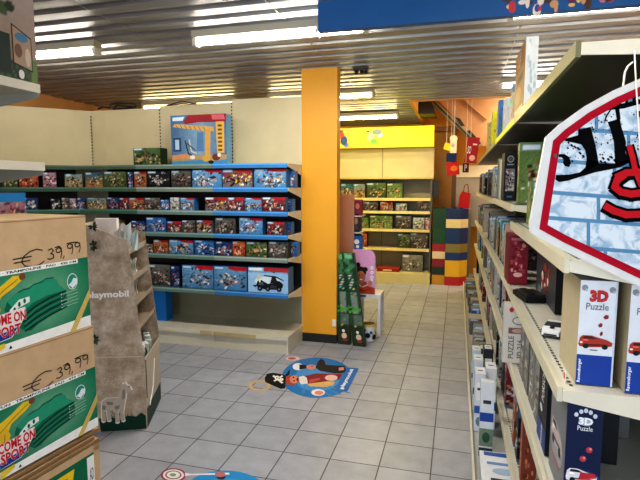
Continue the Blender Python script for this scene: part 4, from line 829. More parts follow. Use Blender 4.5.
def puzzle3d(label, x, y, z, dark=False, w=.085, h=.288, d=.21):
    g = G(); g.box(-w/2, w/2, 0, d, 0, h, hx('b8ab8c') if not dark else hx('6a6a6c'), cols={'f': hx('dcdee2') if not dark else hx('0f1c40'), 't': hx('c8c8c8') if not dark else hx('1a2444')})
    f = Face(g, (-w/2, 0, 0), (1, 0, 0), (0, 0, 1), eps=.0005)
    if not dark:
        f.rect(0, 0, w*.97, h*.29, hx('173e94'), 1); f.rect(w*.95, 0, w, h, hx('c8ccd4'), 2)
        f.text('Ravensburger', w*.15, h*.02, h*.23, w*.12, W_, 2, .015, ang=math.pi/2)
        for (a, b_) in ((.12, .93), (.86, .92)): f.ell(w*a, h*b_, w*.09, h*.03, hx('8a8c90'), 1, 8); f.ell(w*(a+.04), h*(b_-.02), w*.04, h*.015, hx('b0b2b4'), 2, 6)
        f.text('3D', w*.26, h*.80, w*.5, h*.11, hx('7a1418'), 2, .07); f.text('3D', w*.26, h*.805, w*.5, h*.11, hx('c8282c'), 3, .03); f.text('Puzzle', w*.18, h*.725, w*.6, h*.065, hx('5a5c60'), 3, .0)
        for (a, b_, r2) in ((.72, .66, .07), (.58, .58, .055), (.62, .5, .04)): f.poly([(w*a-w*r2, h*b_), (w*a-w*r2*.3, h*b_-h*.02), (w*a+w*r2, h*b_-h*.01), (w*a+w*r2*1.1, h*b_+h*.018), (w*a, h*b_+h*.025)], hx('8a2420'), 3)
        car2d(f, w*.02, h*.36, w*.92, h*.12, hx('a83424')); f.rect(w*.35, h*.335, w*.55, h*.345, hx('5a5c60'), 2)
    else:
        for k in range(5): f.ell(w*(.25+.13*k), h*(.88+.022*math.sin(k*1.57/2)*2), w*.06, h*.022, hx('c8ccd4'), 2, 10)
        f.ell(w*.52, h*.82, w*.2, h*.04, hx('aab0bc'), 1, 14)
        f.text('3D', w*.32, h*.79, w*.4, h*.07, W_, 3, .05); f.text('Puzzle', w*.3, h*.735, w*.42, h*.045, W_, 3, .0)
        for (a, b_) in ((.66, .56), (.5, .47)): f.ell(w*a, h*b_, w*.1, h*.03, hx('a83a48'), 3, 7); f.ell(w*(a+.03), h*(b_+.01), w*.04, h*.015, hx('d88088'), 4, 6)
        f.ell(w*.5, h*.3, w*.48, h*.06, hx('2a3c70'), 1); car2d(f, w*.04, h*.24, w*.88, h*.13, hx('d8d4d8')); f.poly([(w*.4, h*.27), (w*.9, h*.3), (w*.85, h*.34), (w*.45, h*.34)], hx('b02830'), 5)
        f.text('PORSCHE', w*.12, h*.12, w*.7, h*.018, W_, 3); f.text('911', w*.3, h*.09, w*.35, h*.018, W_, 3)
        f2 = Face(g, (-w/2, d, 0), (0, -1, 0), (0, 0, 1), eps=.0005); f2.rect(d*.02, 0, d*.98, h*.98, hx('77787c'), 1); f2.ell(d*.5, h*.4, d*.4, h*.2, hx('94969a'), 2); car2d(f2, d*.12, h*.35, d*.75, h*.25, hx('b8a8a8')); f2.rect(d*.2, h*.2, d*.7, h*.24, hx('a05860'), 3)
    put(g, 'puzzle_box', x, y, z, 0, label, 'puzzle box', 'three-dimensional puzzle boxes with a car')
za = 1.091
puzzle3d('white puzzle box with a red car, left of the two under the sign', .350, 1.375, za, h=.272)
puzzle3d('white puzzle box with a red car, right of the two, at the right frame edge', .455, 1.345, za, h=.272)
puzzle3d('dark blue puzzle box with a white and red car below the white puzzle boxes', .331, 1.355, .766, True, w=.084, h=.285)
# box with black spine further along
g = G(); g.box(0, .2, 0, .16, 0, .275, hx('5a5c5e'), cols={'l': hx('0c0c0e'), 'f': hx('1a1c20')}); f = Face(g, (0, .16, 0), (0, -1, 0), (0, 0, 1)); f.rect(0, 0, .16, .075, hx('14387c')); f.text('Ravensburger', .11, .006, .066, .035, W_, 2, .01, ang=math.pi/2); f.text('PORSCHE', .115, .15, .11, .045, W_, 2, 0, ang=math.pi/2); f.ell(.07, .12, .025, .012, hx('c8c8d0'), 2)
put(g, 'puzzle_box', .283, 1.6, .766, 0, 'black-sided puzzle box with vertical white lettering beside the dark blue one', 'puzzle box')
for i, (yy, c, hh) in enumerate(((1.84, '8a8a86', .27), (1.98, 'a8a8a4', .28), (2.12, '77787a', .26), (2.27, '9a9a98', .25))):
    g = carton(G(), .1, .28, hh, 'grey', seed=i+20.5, side=c); put(g, 'puzzle_box', .43, yy, .766, -math.pi/2, 'grey puzzle box, %s behind the black-spined box on the middle shelf' % ORD[i], 'puzzle box', 'grey boxes on the middle shelf of the nearest bay')
# PUZZLE 3D grey-white box facing the viewer
g = G(); w, h = .15, .285; g.box(0, w, 0, .05, 0, h, hx('b4aea4'), cols={'f': hx('c6c0b6')}); f = Face(g, (0, 0, 0), (1, 0, 0), (0, 0, 1))
f.ell(w*.22, h*.9, .01, .012, hx('b03030')); f.ell(w*.45, h*.72, .03, .02, hx('7a7068')); f.ell(w*.45, h*.72, .025, .015, hx('cfc8c0'), 2); f.rect(w*.15, h*.5, w*.75, h*.6, hx('7a5c50'), 1); f.ell(w*.45, h*.55, .03, .01, hx('b89888'), 2)
f.text('PUZZLE', w*.32, h*.08, h*.38, w*.16, hx('5a5854'), 2, .01, ang=math.pi/2); f.text('3D 216', w*.58, h*.08, h*.32, w*.16, hx('5a5854'), 2, .01, ang=math.pi/2)
put(g, 'puzzle_box', .226, 2.44, .767, 0, 'pale grey puzzle box with vertical lettering facing the viewer on the middle shelf', 'puzzle box')
# dark grey box deep on the puzzle shelf
g = G(); g.box(0, .05, -.5, 0, 0, .29, hx('2a2c30'), cols={'f': hx('0a0a0c'), 'l': hx('3a3d44')}); f = Face(g, (0, 0, 0), (0, -1, 0), (0, 0, 1)); rr = random.Random(4)
for i in range(26): f.ell(.17+rr.random()*.18, .05+rr.random()*.09, .01+rr.random()*.018, .008+rr.random()*.018, hx(rr.choice(['a83028', 'd8c0b0', '5a1c18', 'e8e0d8', '802820'])), 1+i*.05, 8)
f.ell(.26, .15, .04, .02, hx('8a4038'), 4); f.rect(.2, .262, .27, .272, hx('9aa0b0'), 2); f.ell(.12, .03, .05, .02, hx('5a6a70'), 2)
put(g, 'puzzle_box', .385, 2.62, 1.092, 0, 'large dark grey puzzle box with a red building, behind the toy car', 'puzzle box')
g = G(); g.box(0, .1, 0, .18, 0, .022, hx('151517')); g.box(.01, .09, .02, .16, .022, .03, hx('2c2c30')); g.box(.02, .05, .03, .15, .03, .036, hx('1a1a1c')); put(g, 'black_packet', .30, 2.3, 1.092, .2, 'black wrapped packet lying left of the dark grey box', 'packet')
# toy car
t = thing('toy_car', 'small white toy sports car with black stripes parked on the shelf edge', 'toy car', (.335, 1.84, 1.091), -.35)
g = G(); L_ = .13; pr = [(-.065, .008), (-.066, .02), (-.045, .026), (-.02, .029), (-.004, .042), (.022, .042), (.05, .031), (.064, .028), (.066, .01)]
wd = [.026, .027, .029, .029, .022, .022, .029, .028, .027]
for s_ in range(len(pr)-1):
    (y1_, z1_), (y2_, z2_) = pr[s_], pr[s_+1]; w1, w2 = wd[s_], wd[s_+1]
    g.poly([(-w1, y1_, z1_), (w1, y1_, z1_), (w2, y2_, z2_), (-w2, y2_, z2_)], hx('e4e4e6') if s_ not in (3, 5) else hx('1a1c20'))
    for sd in (-1, 1):
        q_ = [(sd*w1, y1_, z1_), (sd*w2, y2_, z2_), (sd*w2*1.0, y2_, .007), (sd*w1, y1_, .007)]; g.poly(q_ if sd > 0 else q_[::-1], hx('d8d8dc'))
g.poly([(-.026, -.065, .007), (-.027, .066, .007), (.027, .066, .007), (.026, -.065, .007)], hx('202020')); g.box(-.006, .006, -.045, -.02, .0292, .0305, hx('18181a')); g.box(-.02, .02, -.0665, -.065, .009, .014, hx('18181a'))
g.build('body', [M_steel], t)
for sx in (-.027, .027):
    for sy in (-.04, .042): g = G(); g.cyl((sx-.006, sy, .011), (sx+.006, sy, .011), .011, n=14, col=K_, capcol=hx('8a8c90')); g.build('wheel', [M_steel], t)
# red price tag on shelf
p = Vector((.283, 1.4, 1.091)); g = G(); g.box(-.0, .001, -.03, 0, .0, .03, hx('e8e0dc')); f = Face(g, (0, 0, 0), (0, -1, 0), (0, 0, 1)); f.ell(.015, .015, .009, .009, hx('d0402c')); put(g, 'price_tag', p.x, p.y, p.z, 0, 'small price tag with a red dot at the foot of the left white puzzle box', 'price tag')
# second bay upper shelf: green box, black box etc. -> z 1.507
def spine(name, x, y, z, w, d, h, th, label, side=None, cell=.009, grp=None, cat='puzzle box', sideart=True):
    g = carton(G(), w, d, h, th, seed=y*9+z, side=side, cell=cell, sideart=sideart); return put(g, name, x, y, z, -math.pi/2, label, cat, grp)
zb = 1.508
g = carton(G(), .075, .25, .305, 'green', seed=5.5, side='7a8c54', cell=.008, sideart=True); put(g, 'puzzle_box', .29+.05+.075, 2.70, zb, -math.pi/2, 'olive green puzzle box on the upper right shelf, just left of the hanging sign', 'puzzle box')
g = G(); g.box(0, .07, 0, .2, 0, .30, hx('1c2024'), cols={'l': hx('22282e')}); f = Face(g, (0, .0, 0), (1, 0, 0), (0, 0, 1)); f.ell(.035, .26, .02, .022, hx('a8a49c')); f.ell(.035, .26, .014, .016, hx('5a5a58'), 2); f.rect(.015, .222, .055, .23, hx('9aa0a4'), 2); rr = random.Random(9)
f.rect(.008, .06, .062, .2, hx('8a8288'), 1)
for i in range(45): f.ell(.01+rr.random()*.05, .062+rr.random()*.135, .003+rr.random()*.005, .003+rr.random()*.008, hx(rr.choice(['2a2a30', 'd8d4d8', '6a4a50', 'c8b8a8'])), 2+i*.03, 7)
f.rect(.02, .02, .05, .03, hx('4a7a8a'), 2); put(g, 'puzzle_box', .279, 3.36, zb, 0, 'black puzzle box with a white emblem, left of the olive green box', 'puzzle box')
g = G(); g.box(0, .04, 0, .2, 0, .3, hx('5f6a52'), cols={'f': hx('8a9070')}); put(g, 'puzzle_box', .36, 3.3, zb, 0, 'dull green thin box between the black box and the olive box', 'puzzle box')
for i, (yy, w, h, c, cl) in enumerate(((3.62, .03, .27, 'c8ccc4', 'white'), (3.74, .04, .285, '8a9890', 'grey-green'), (3.86, .05, .29, '5a6a70', 'slate'))):
    g = G(); g.box(0, .045, 0, .09, 0, h, hx(c), cols={'l': tuple(q*1.0 for q in hx(c))}); f = Face(g, (0, 0, 0), (1, 0, 0), (0, 0, 1)); f.rect(.01, h*.1, .035, h*.6, tuple(q*.6 for q in hx(c))); put(g, 'puzzle_box', .28, yy, zb, 0, '%s thin upright box on the upper shelf left of the black box' % cl, 'puzzle box')
# second bay mid shelf: burgundy, tan boxes
g = G(); w, h = .092, .252; g.box(0, w, 0, .2, 0, h, hx('5a1420'), cols={'f': hx('7a1c2c'), 't': hx('8a3040')}); f = Face(g, (0, 0, 0), (1, 0, 0), (0, 0, 1)); rr = random.Random(6)
for i in range(40): f.ell(.012+rr.random()*.068, .03+rr.random()*.19, .004+rr.random()*.007, .004+rr.random()*.007, hx(rr.choice(['a84a50', 'c88a80', '5a101c', '9a3440'])), 1+i*.03, 7)
f.rect(.01, h*.9, w-.01, h*.95, hx('a86870'), 2); f.ell(w*.5, .05, .022, .012, hx('d8a8a0'), 3); put(g, 'puzzle_box', .262, 2.70, 1.097, 0, 'burgundy patterned puzzle box at the near end of the middle shelf', 'puzzle box')
g = G(); h = .28; g.box(0, .07, 0, .1, 0, h, hx('b08a7c'), cols={'f': hx('c0a090')}); f = Face(g, (0, 0, 0), (1, 0, 0), (0, 0, 1)); f.rect(0, .1, .07, .12, hx('d8a060')); f.ell(.035, .19, .025, .04, hx('a06a64'), 1); f.ell(.035, .05, .02, .03, hx('98706a'), 1)
put(g, 'puzzle_box', .275, 3.0, 1.097, 0, 'tan and pink box directly behind the burgundy box', 'puzzle box')
for i, (yy, h, th, sd) in enumerate(((3.25, .23, 'knight', 'b0a898'), (3.42, .26, 'white', 'c8c4b8'), (3.6, .27, 'sand', 'b09a70'), (3.78, .24, 'dark', '3a3a3c'))):
    spine('puzzle_box', .40, yy, 1.097, .07, .22, h, th, '%s box, %s behind the burgundy box on its shelf' % (LOOK[th].replace(' toy box', ''), ORD[i+1]), sd, grp='boxes behind the burgundy box')
# nearest bay: items on the upper shelf behind the sign
for i, (yy, h, th) in enumerate(((2.5, .2, 'green'), (2.3, .17, 'sand'), (1.75, .16, 'green'))):
    spine('puzzle_box', .43, yy, 1.422, .12, .22, h, th, '%s, %s from the far end, shelf behind the sign' % (LOOK[th].replace('toy ', ''), ORD[i]), grp='boxes on the shelf behind the sign')
g = G(); slab(g, [Vector(q_) for q_ in ((0, 0, 0), (.05, 0, 0), (.05, 0, .25), (.01, 0, .26), (0, 0, .2))], .03, hx('ddd09a')); put(g, 'shelf_divider', .305, 2.1, 1.422, 0, 'cream rounded shelf divider partly hidden by the left edge of the sign', 'shelf divider')
# lower shelf .36 + middle shelf farther; brown box etc.
g = G(); h = .27; g.box(0, .06, 0, .05, 0, h, hx('8a4a34'), cols={'l': hx('9a5038'), 'f': hx('7a3c2c')}); f = Face(g, (0, .0, 0), (1, 0, 0), (0, 0, 1)); rr = random.Random(3)
for i in range(22): f.ell(.01+rr.random()*.04, .03+rr.random()*.2, .005, .012, hx(rr.choice(['c87850', '5a2c20', 'a86048'])), 1+i*.04, 7)
put(g, 'puzzle_box', .287, 2.12, .362, 0, 'rust brown puzzle box standing on the low shelf', 'puzzle box')
low = [(2.32, .25, 'dark', '2a2a2c'), (2.46, .26, 'fire', '5a3a30'), (2.9, .27, 'red', '7a2830'), (3.1, .28, 'knight', '5a5550'), (3.35, .24, 'white', 'b8b8b4'), (3.6, .25, 'dark', '303238')]
for i, (yy, h, th, sd) in enumerate(low):
    spine('puzzle_box', .40, yy, .362, .07, .22, h, th, '%s, %s along the low shelf behind the rust brown box' % (LOOK[th].replace('toy ', ''), ORD[i]), sd, grp='boxes on the low shelf')
for i, (yy, h, th, sd) in enumerate(((1.5, .24, 'blue', '2c5a70'), (1.75, .22, 'grey', '8a8a88'))):
    spine('puzzle_box', .40, yy, .362, .07, .22, h, th, '%s, %s from the near end of the low shelf' % (LOOK[th].replace('toy ', ''), ORD[i]), sd, grp='near boxes on the low shelf')
for i, (yy, h, th, sd) in enumerate(((2.75, .26, 'white', 'c0c0bc'), (2.95, .28, 'knight', '7a7468'), (3.15, .25, 'red', '8a2028'), (3.35, .27, 'white', 'b8bab8'), (3.55, .26, 'space', '2a4a80'), (3.8, .25, 'white', 'c8c8c4'))):
    spine('puzzle_box', .42, yy+.05, .767, .07, .24, h, th, '%s, %s beyond the pale grey lettered box, middle shelf' % (LOOK[th].replace('toy ', ''), ORD[i]), sd, grp='boxes on the middle shelf of the second bay')
# farther bays: assorted boxes
kinds = ['white', 'knight', 'space', 'sand', 'dark', 'grey', 'red', 'white', 'green', 'blue']
LV = ['top', 'eye level', 'upper middle', 'lower middle', 'low']
rr = random.Random(21)
for bi in (2, 3, 4):
    y0, y1, zs = BAYS[bi]
    for k, z in enumerate(zs+[.131]):
        yy = y0+.08; n = 0
        while yy < y1-.1 and n < 11:
            w = min(rr.uniform(.05, .14), y1-.03-yy); h = rr.uniform(.18, .27) if z > .2 else rr.uniform(.1, .185); th = rr.choice(kinds)
            xx = (XF if z > .2 else XD)+.015+rr.random()*.05
            g = carton(G(), w, .22, h, th, seed=rr.random(), side=rr.choice([None, 'c4c4bc', 'a8a090', '7a7a78', 'd8d4c8']), cell=.016, sideart=rr.random() < .6)
            put(g, 'puzzle_box', xx+.11, yy+w/2, z+.001, -math.pi/2, '%s, %s along %s shelf, %s right bay' % (LOOK[th].replace('toy ', ''), ORD[n], (LV[1:]+['base'])[k], BN[bi]), 'puzzle box', 'boxes in the %s right bay' % BN[bi])
            yy += w+rr.uniform(.004, .05); n += 1
# base deck goods: white boxes
def wbox(x, y, z, w, d, h, label, tilt=0, col='dfe2e4', name='white_box', rx=0, deco=0):
    g = G(); g.box(-w/2, w/2, -d/2, d/2, 0, h, hx(col), cols={'f': hx('c8ccd0'), 'l': hx('aeb2b4')}); f = Face(g, (-w/2, -d/2, h), (1, 0, 0), (0, 1, 0))
    f.rect(w*.2, d*.15, w*.8, d*.22, hx('3a3c44')); f.rect(w*.15, d*.6, w*.7, d*.68, hx('6a88b8')); f.ell(w*.5, d*.42, w*.25, d*.1, hx(['9ab0c8', '88a8c0', 'b0b8c4'][deco % 3])); f.rect(w*.1, d*.86, w*.9, d*.98, hx('3c5a9c'))
    f = Face(g, (-w/2, -d/2, 0), (1, 0, 0), (0, 0, 1)); f.rect(w*.1, h*.3, w*.9, h*.5, hx('5a5c60')); f.rect(w*.05, h*.7, w*.95, h*.86, hx('4a6a98'))
    o = put(g, name, x, y, z, tilt, label, 'box', 'white cartons on the base deck'); o.rotation_euler = (rx, 0, tilt)
wbox(.24, 2.33, .132, .2, .3, .16, 'white and grey printed carton lying nearest on the base deck', deco=0, col='d6d8dc')
g = G(); w, d, h = .07, .05, .42; g.box(0, w, 0, d, 0, h, hx('d8dce0'), cols={'l': hx('a8acb0')}); f = Face(g, (0, 0, 0), (1, 0, 0), (0, 0, 1)); f.rect(0, .06, w, .16, hx('7a8a78')); f.rect(0, .0, w, .05, hx('2a4450')); f.rect(0, .2, w, .25, hx('2c50a0')); f.rect(.015, .3, .055, .32, hx('3a3c44')); f.ell(.035, .11, .02, .03, hx('3c5a4a'), 2)
put(g, 'white_box', .15, 2.72, .132, 0, 'tall narrow white carton with a blue band standing on the base deck', 'box')
for i, (x, y, h, c, lb) in enumerate(((.16, 3.0, .36, 'dadde2', 'white upright carton behind the tall narrow one on the base deck'), (.25, 3.05, .38, 'e2e4e8', 'second white upright carton leaning beside it, nearer the shelf back'), (.16, 3.3, .34, 'cfd6dc', 'pale blue-white carton third in line on the base deck'), (.25, 3.35, .4, '30363c', 'dark carton with a white label on the base deck'), (.16, 3.62, .3, 'c4d4dc', 'light blue picture carton fourth in line on the base deck'), (.2, 3.85, .24, '3c4448', 'dark flat carton behind the light blue one on the base deck'))):
    x = .195 if x > .19 else .132; g = G(); w = .06; g.box(0, w, 0, .12, 0, h, hx(c), cols={'l': tuple(q*.8 for q in hx(c))}); f = Face(g, (0, 0, 0), (1, 0, 0), (0, 0, 1)); f.rect(.008, h*.55, .052, h*.85, W_); f.rect(.014, h*.72, .045, h*.76, hx('3a3c44'), 2); f.rect(0, h*.32, w, h*.45, hx('3c64a8')); f.ell(.03, h*.18, .02, .03, hx('70889c'))
    f = Face(g, (0, 0, h), (1, 0, 0), (0, 1, 0)); f.rect(.008, .02, .052, .1, hx('e4e6ea')); f.rect(.015, .05, .045, .065, hx('404858'), 2)
    put(g, 'carton_box', x, y, .132, 0, lb, 'box', 'upright cartons on the base deck')
# top shelf goods
tz = TOPZ+.001
a = on(0, XF+.03, 514, 40); b_ = on(0, XF+.03, 527.5, 39)
yn, yf = 2.6, 3.02
g = G(); h = .36; g.box(0, .055, 0, yf-yn, 0, h, hx('d8d8d4'), cols={'l': hx('b08a58'), 'f': hx('dfe2e0')}); f = Face(g, (0, yf-yn, 0), (0, -1, 0), (0, 0, 1)); w = yf-yn
f.rect(0, 0, w, h, hx('b58c5c')); f.rect(w*.1, h*.72, w*.9, h*.96, hx('9a6a42'), 2); f.rect(w*.3, h*.52, w*.8, h*.62, hx('7a6a6a'), 2); f.rect(w*.1, h*.1, w*.9, h*.18, hx('e0d0b8'), 2); f.ell(w*.4, h*.36, w*.3, h*.12, hx('c8a478'), 2)
f.text('WOOD', w*.6, h*.74, h*.2, w*.4, hx('dcc8a8'), 3, ang=math.pi/2)
rr = random.Random(8); f = Face(g, (0, 0, 0), (1, 0, 0), (0, 0, 1))
for i in range(20): f.ell(.008+rr.random()*.04, rr.random()*h*.9+.01, .006, .02, hx(rr.choice(['c8d0d0', 'b0c0c4', 'e8e8e4'])), 1+i*.03, 7)
put(g, 'tall_box', XF+.02, yn, tz, 0, 'tall tan and white box standing on top of the right shelving', 'box')
tl = [(3.12, .2, 'd8c8b0', 'pale tan'), (3.35, .29, '8098b8', 'blue-grey'), (3.62, .25, 'c8ccd0', 'white-grey'), (3.9, .3, 'f0f020', 'bright yellow'), (4.2, .33, '4a78b8', 'blue'), (4.55, .31, 'a8b8cc', 'light blue'), (4.9, .34, 'f4ee28', 'lemon yellow'), (5.3, .33, 'f4f040', 'light yellow'), (5.7, .34, 'd8c890', 'sand'), (6.1, .33, 'e0dc80', 'cream yellow')]
for i, (yy, h, c, nm) in enumerate(tl):
    g = G(); w = .14; g.box(0, .08, 0, w, 0, h, hx(c)); f = Face(g, (0, 0, 0), (1, 0, 0), (0, 0, 1)); rr = random.Random(i)
    for j in range(14): f.ell(.01+rr.random()*.06, .02+rr.random()*(h-.04), .008, .015, tuple(min(1, q*rr.uniform(.6, 1.2)) for q in hx(c)), 1+j*.05, 7)
    f = Face(g, (0, w, 0), (0, -1, 0), (0, 0, 1))
    for j in range(24): f.ell(.015+rr.random()*.11, .02+rr.random()*(h-.04), .012, .018, tuple(min(1, q*rr.uniform(.5, 1.3)) for q in hx(c)), 1+j*.05, 7)
    put(g, 'puzzle_box', XF+.02+.02*(i % 2), yy, tz, 0, '%s box on top of the right shelving, beyond the tall tan box' % nm, 'puzzle box')
# ================================================================== HANGING SIGN
YS = 1.25
def S(x, y, k=0): p = on(1, YS, x, y); return Vector((p.x, YS-.0012*k, p.z))
o = S(640, 180); t = thing('hanging_sign', 'large hanging sign with a red border, white bricks and black and red lettering', 'sign', (o.x, YS, o.z))
Rl = lambda l: [p-Vector((o.x, YS, o.z)) for p in l]
outer = [(546, 137), (560, 124), (585, 106), (612, 91), (640, 78.5), (680, 66), (740, 58), (830, 66), (890, 100), (900, 140), (880, 250), (850, 290), (760, 330), (690, 309), (640, 287), (600, 268), (560, 249), (537, 237), (530, 232), (530, 222)]
g = G(); slab(g, Rl([S(x, y) for x, y in outer])[::-1], .02, hx('d2d0cc')); g.build('board', [M_card], t)
cxy = (700, 195)
def inset(pts, d):
    out = []; n = len(pts)
    for i in range(n):
        a = Vector(pts[i-1]); b_ = Vector(pts[i]); c = Vector(pts[(i+1) % n]); e1_ = (b_-a).normalized(); e2_ = (c-b_).normalized()
        n1, n2 = Vector((-e1_.y, e1_.x)), Vector((-e2_.y, e2_.x)); m_ = (n1+n2); m_ = m_.normalized()/max(.5, m_.normalized().dot(n1)); out.append(tuple(b_+m_*d))
    return out
base_o = [(546, 137), (560, 124), (585, 106), (612, 91), (640, 78.5), (680, 66), (740, 58), (830, 66), (890, 100), (900, 140), (880, 250), (850, 290), (760, 330), (690, 309), (640, 287), (600, 268), (560, 249), (531, 233)]
r1 = inset(base_o, 7.5); r2 = inset(base_o, 15)
g = G(); g.poly(Rl([S(x, y, 1) for x, y in r1])[::-1], hx('a8162c')); g.build('red_border', [M_matte], t)
def clip(poly, cl):
    for i in range(len(cl)):
        a, b_ = cl[i], cl[(i+1) % len(cl)]; out = []
        ins = lambda p: (b_[0]-a[0])*(p[1]-a[1])-(b_[1]-a[1])*(p[0]-a[0]) >= 0
        for j in range(len(poly)):
            p, q_ = poly[j-1], poly[j]
            if ins(p) != ins(q_):
                d1 = (b_[0]-a[0])*(p[1]-a[1])-(b_[1]-a[1])*(p[0]-a[0]); d2 = (b_[0]-a[0])*(q_[1]-a[1])-(b_[1]-a[1])*(q_[0]-a[0]); s_ = d1/(d1-d2); out.append((p[0]+(q_[0]-p[0])*s_, p[1]+(q_[1]-p[1])*s_))
            if ins(q_): out.append(q_)
        poly = out
        if not poly: return []
    return poly
mbr = mat('whitewashed_brick_print', 'c8d4dc', .5); nt = mbr.node_tree; N = nt.nodes; L = nt.links
tc = N.new('ShaderNodeTexCoord'); n1 = N.new('ShaderNodeTexNoise'); n1.inputs['Scale'].default_value = 28; n1.inputs['Detail'].default_value = 8; n1.inputs['Distortion'].default_value = 1.5
cr = N.new('ShaderNodeValToRGB'); cr.color_ramp.elements[0].position = .36; cr.color_ramp.elements[0].color = lin(hx('8aa6bc')); cr.color_ramp.elements[1].position = .54; cr.color_ramp.elements[1].color = lin(hx('ccd4da'))
L.new(tc.outputs['Object'], n1.inputs[0]); L.new(n1.outputs[0], cr.inputs[0]); L.new(cr.outputs[0], N['Principled BSDF'].inputs['Base Color'])
g = G(); g.poly(Rl([S(x, y, 2) for x, y in r2])[::-1], hx('5484a6'))
rowsY = [60, 95, 128, 161, 193, 218.5, 246, 275, 305]
for i, (ya, yb) in enumerate(zip(rowsY, rowsY[1:])):
    xo = [556, 596, 540, 614, 500+98, 588, 605, 560][i]; xs = [xo-2*88, xo-88, xo, xo+88, xo+176, xo+264, xo+352]
    for x0_, x1_ in zip(xs, xs[1:]):
        sl = .075; q_ = [(x0_+1.8, ya+2+(x0_-560)*sl), (x1_-1.8, ya+2+(x1_-560)*sl), (x1_-1.8, yb-1.9+(x1_-560)*sl), (x0_+1.8, yb-1.9+(x0_-560)*sl)]
        c = clip(q_, r2)
        if len(c) > 2: g.poly(Rl([S(x, y, 3) for x, y in c])[::-1], W_, 1)
g.build('brick_print', [M_card, mbr], t)
g = G(); BK = hx('0a0a0c'); RD = hx('b81e28')
ki = [3.5]
def sp(pts, col, k=4):
    c = clip(pts, r2)
    area = sum(pts[i-1][0]*pts[i][1]-pts[i][0]*pts[i-1][1] for i in range(len(pts)))
    if len(c) > 2: q_ = Rl([S(x, y, k) for x, y in c]); g.poly(q_[::-1] if area > 0 else q_, col)
def ss(pts, w, col, k=4):
    for (a, b_), (c, d) in zip(pts, pts[1:]):
        ki[0] += .004; l = math.hypot(c-a, d-b_) or 1; x, y = -(d-b_)/l*w/2, (c-a)/l*w/2; e_, f_ = (c-a)/l*w*.25, (d-b_)/l*w*.25
        sp([(a-x-e_, b_-y-f_), (c-x+e_, d-y+f_), (c+x+e_, d+y+f_), (a+x-e_, b_+y-f_)], col, k+ki[0]-3.5)
q4 = lambda l: [(480+x/4, 120+y/4) for x, y in l]
q5 = lambda l: [(540+x/4.8, 90+y/4.8) for x, y in l]
sp(q5([(104, 242), (130, 232), (180, 218), (183, 165), (192, 190), (240, 178), (262, 260), (280, 352), (215, 395), (222, 330), (215, 290), (195, 262), (150, 252)]), BK)
sp(q5([(72, 430), (75, 408), (140, 406), (190, 395), (216, 372), (222, 330), (280, 352), (360, 355), (420, 335), (425, 350), (380, 372), (260, 396), (130, 436), (90, 442)]), BK)
sp(q5([(85, 322), (88, 308), (115, 308), (138, 322), (147, 350), (138, 370), (118, 366), (108, 352), (112, 336), (102, 324)]), BK)
sp(q5([(322, 155), (380, 138), (388, 180), (410, 250), (406, 300), (428, 345), (358, 362), (352, 250), (335, 190)]), BK)
sp(q5([(355, 80), (376, 78), (384, 142), (366, 146)]), BK); sp(q5([(305, 150), (312, 125), (335, 92), (340, 96), (318, 130), (312, 155)]), BK)
sp(q5([(215, 128), (262, 95), (300, 86), (350, 76), (480, 46), (480, 68), (400, 90), (330, 98), (270, 116)]), BK)
sp(q5([(480, 46), (900, -60), (900, -40), (480, 68)]), BK)
for x_ in (290, 330, 372, 405, 440): sp(q5([(x_, 88-(x_-290)*.2), (x_+14, 85-(x_-290)*.2), (x_+16, 62-(x_-290)*.2), (x_+2, 64-(x_-290)*.2)]), BK)
sp(q5([(428, 42), (450, 44), (480, 30), (480, 22), (448, 34)]), BK); sp(q5([(462, 105), (480, 100), (480, 132), (464, 130)]), BK)
sp(q5([(560, 90), (640, 70), (670, 300), (600, 320)]), BK); sp(q5([(740, 60), (820, 40), (850, 270), (780, 290)]), BK)
for (x_, y_) in ((150, 268), (165, 275), (180, 282), (190, 305), (205, 320), (290, 345), (310, 350), (325, 335), (340, 325), (355, 340), (300, 330)): sp(q5([(x_-9, y_-4), (x_, y_-9), (x_+9, y_+2), (x_+2, y_+7)]), BK)
rr = random.Random(12)
for i in range(130):
    x, y = 565+rr.random()*75, 112+rr.random()*50; r_ = .25+rr.random()*.9
    sp([(x-r_, y-r_*.6), (x+r_*.4, y-r_), (x+r_, y+r_*.5), (x-r_*.3, y+r_)], BK, 4.6)
# red script with a black outline
loop = q4([(545, 228), (580, 212), (625, 208), (665, 225), (680, 260), (650, 290), (600, 296), (560, 288), (535, 268), (545, 240), (570, 222)])
swash = q4([(500, 345), (530, 362), (580, 378), (640, 376), (700, 340), (730, 300)])
stem = q4([(594, 108), (606, 150), (618, 205), (640, 260)])
for l, w in ((loop, 13.5), (swash, 13.5), (stem, 10)): ss([(x+.4, y+.8) for x, y in l], w, BK, 5)
ki[0] = 3.5
for l, w in ((loop, 7), (swash, 7), (stem, 5.5)): ss(l, w, RD, 6.2)
g.build('lettering', [M_matte], t)
g = G(); p = S(555, 156, 4)-Vector((o.x, YS, o.z)); g.cyl(p, p+Vector((0, -.003, 0)), .004, n=12, col=hx('4a2020')); g.build('eyelet', [M_steel], t)
a = on(1, 1.325, 634, 52); g = G(); tp = Vector((a.x, 1.322, TOPZ-.03))-Vector((o.x, YS, o.z)); m1 = S(634.5, 76, 6)-Vector((o.x, YS, o.z)); m2 = S(641, 190, 8)-Vector((o.x, YS, o.z))
g.tube([tp, m1, m2], .0016, 6, hx('e8e8e4')); g.build('string', [M_white], t)
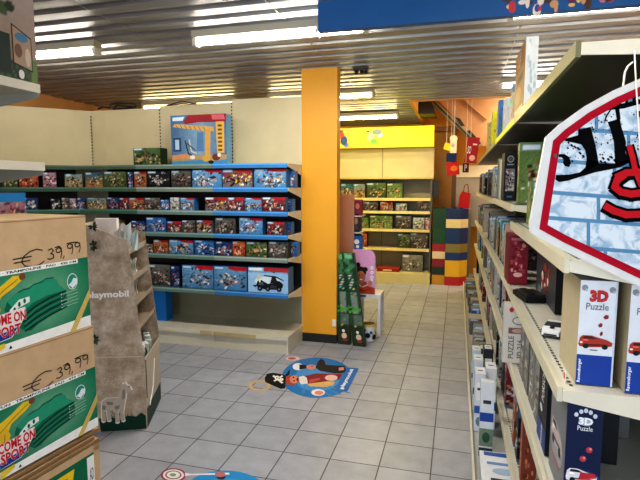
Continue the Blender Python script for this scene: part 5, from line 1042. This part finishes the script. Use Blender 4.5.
g = G(); q_ = [on(1, 1.30, x, y)-Vector((o.x, YS, o.z)) for x, y in ((633, 62), (628, 66), (625, 72), (624, 80), (623, 88))]; g.tube(q_, .0022, 6, hx('d8d8d0')); g.build('cord_loop', [M_white], t)
# ================================================================== LIGHT
w = bpy.data.worlds.new('world'); bpy.context.scene.world = w; w.use_nodes = True; w.node_tree.nodes['Background'].inputs[0].default_value = (.75, .85, 1, 1); w.node_tree.nodes['Background'].inputs[1].default_value = .5
def area(name, loc_, rot, sx, sy, e_, c=(1, 1, 1)):
    l = bpy.data.lights.new(name, 'AREA'); l.shape = 'RECTANGLE'; l.size = sx; l.size_y = sy; l.energy = e_; l.color = c; ob = bpy.data.objects.new(name, l); C.objects.link(ob); ob.location = loc_; ob.rotation_euler = rot; return ob
area('shopfront_daylight', (-.6, -2.4, 1.5), (math.radians(90), 0, 0), 5.5, 2.2, 115, (.78, .88, 1))
area('stairwell_fill_light', (1.3, 8.0, 3.25), (0, 0, 0), .8, .8, 60, (1, .9, .7))  # added fill to brighten the stairs and the wall behind; no lamp seen there
area('rear_fill_light', (.9, 8.95, 2.5), (math.radians(-70), 0, 0), .6, .3, 12, (1, .85, .55))  # unseen fill added to lift the dim area behind the stairs
area('near_fill_light', (-.3, 1.3, 2.62), (0, math.radians(-22), 0), 1.2, .12, 26, (1, .97, .92))  # fill added because the near left was too dim; no fixture hangs here
area('ceiling_light_centre', (-1.4, 3.4, 2.62), (0, 0, 0), 1.3, .1, 30, (1, .95, .85))
area('ceiling_light_back', (-1.2, 7.0, 2.6), (0, 0, 0), 1.3, .1, 45, (1, .8, .4))
# ================================================================== CAMERA
cam = bpy.data.cameras.new('camera'); co = bpy.data.objects.new('camera', cam); C.objects.link(co); co.location = (0, 0, H)
cam.sensor_width = 36; cam.lens = 36*F/640; cam.clip_start = .02; cam.clip_end = 60
co.rotation_euler = (math.pi/2-PIT, 0, YAW); bpy.context.scene.camera = co
sc = bpy.context.scene; sc.view_settings.view_transform = 'Standard'; sc.view_settings.exposure = .1
try: sc.view_settings.look = 'Medium High Contrast'
except Exception: print('NOLOOK')
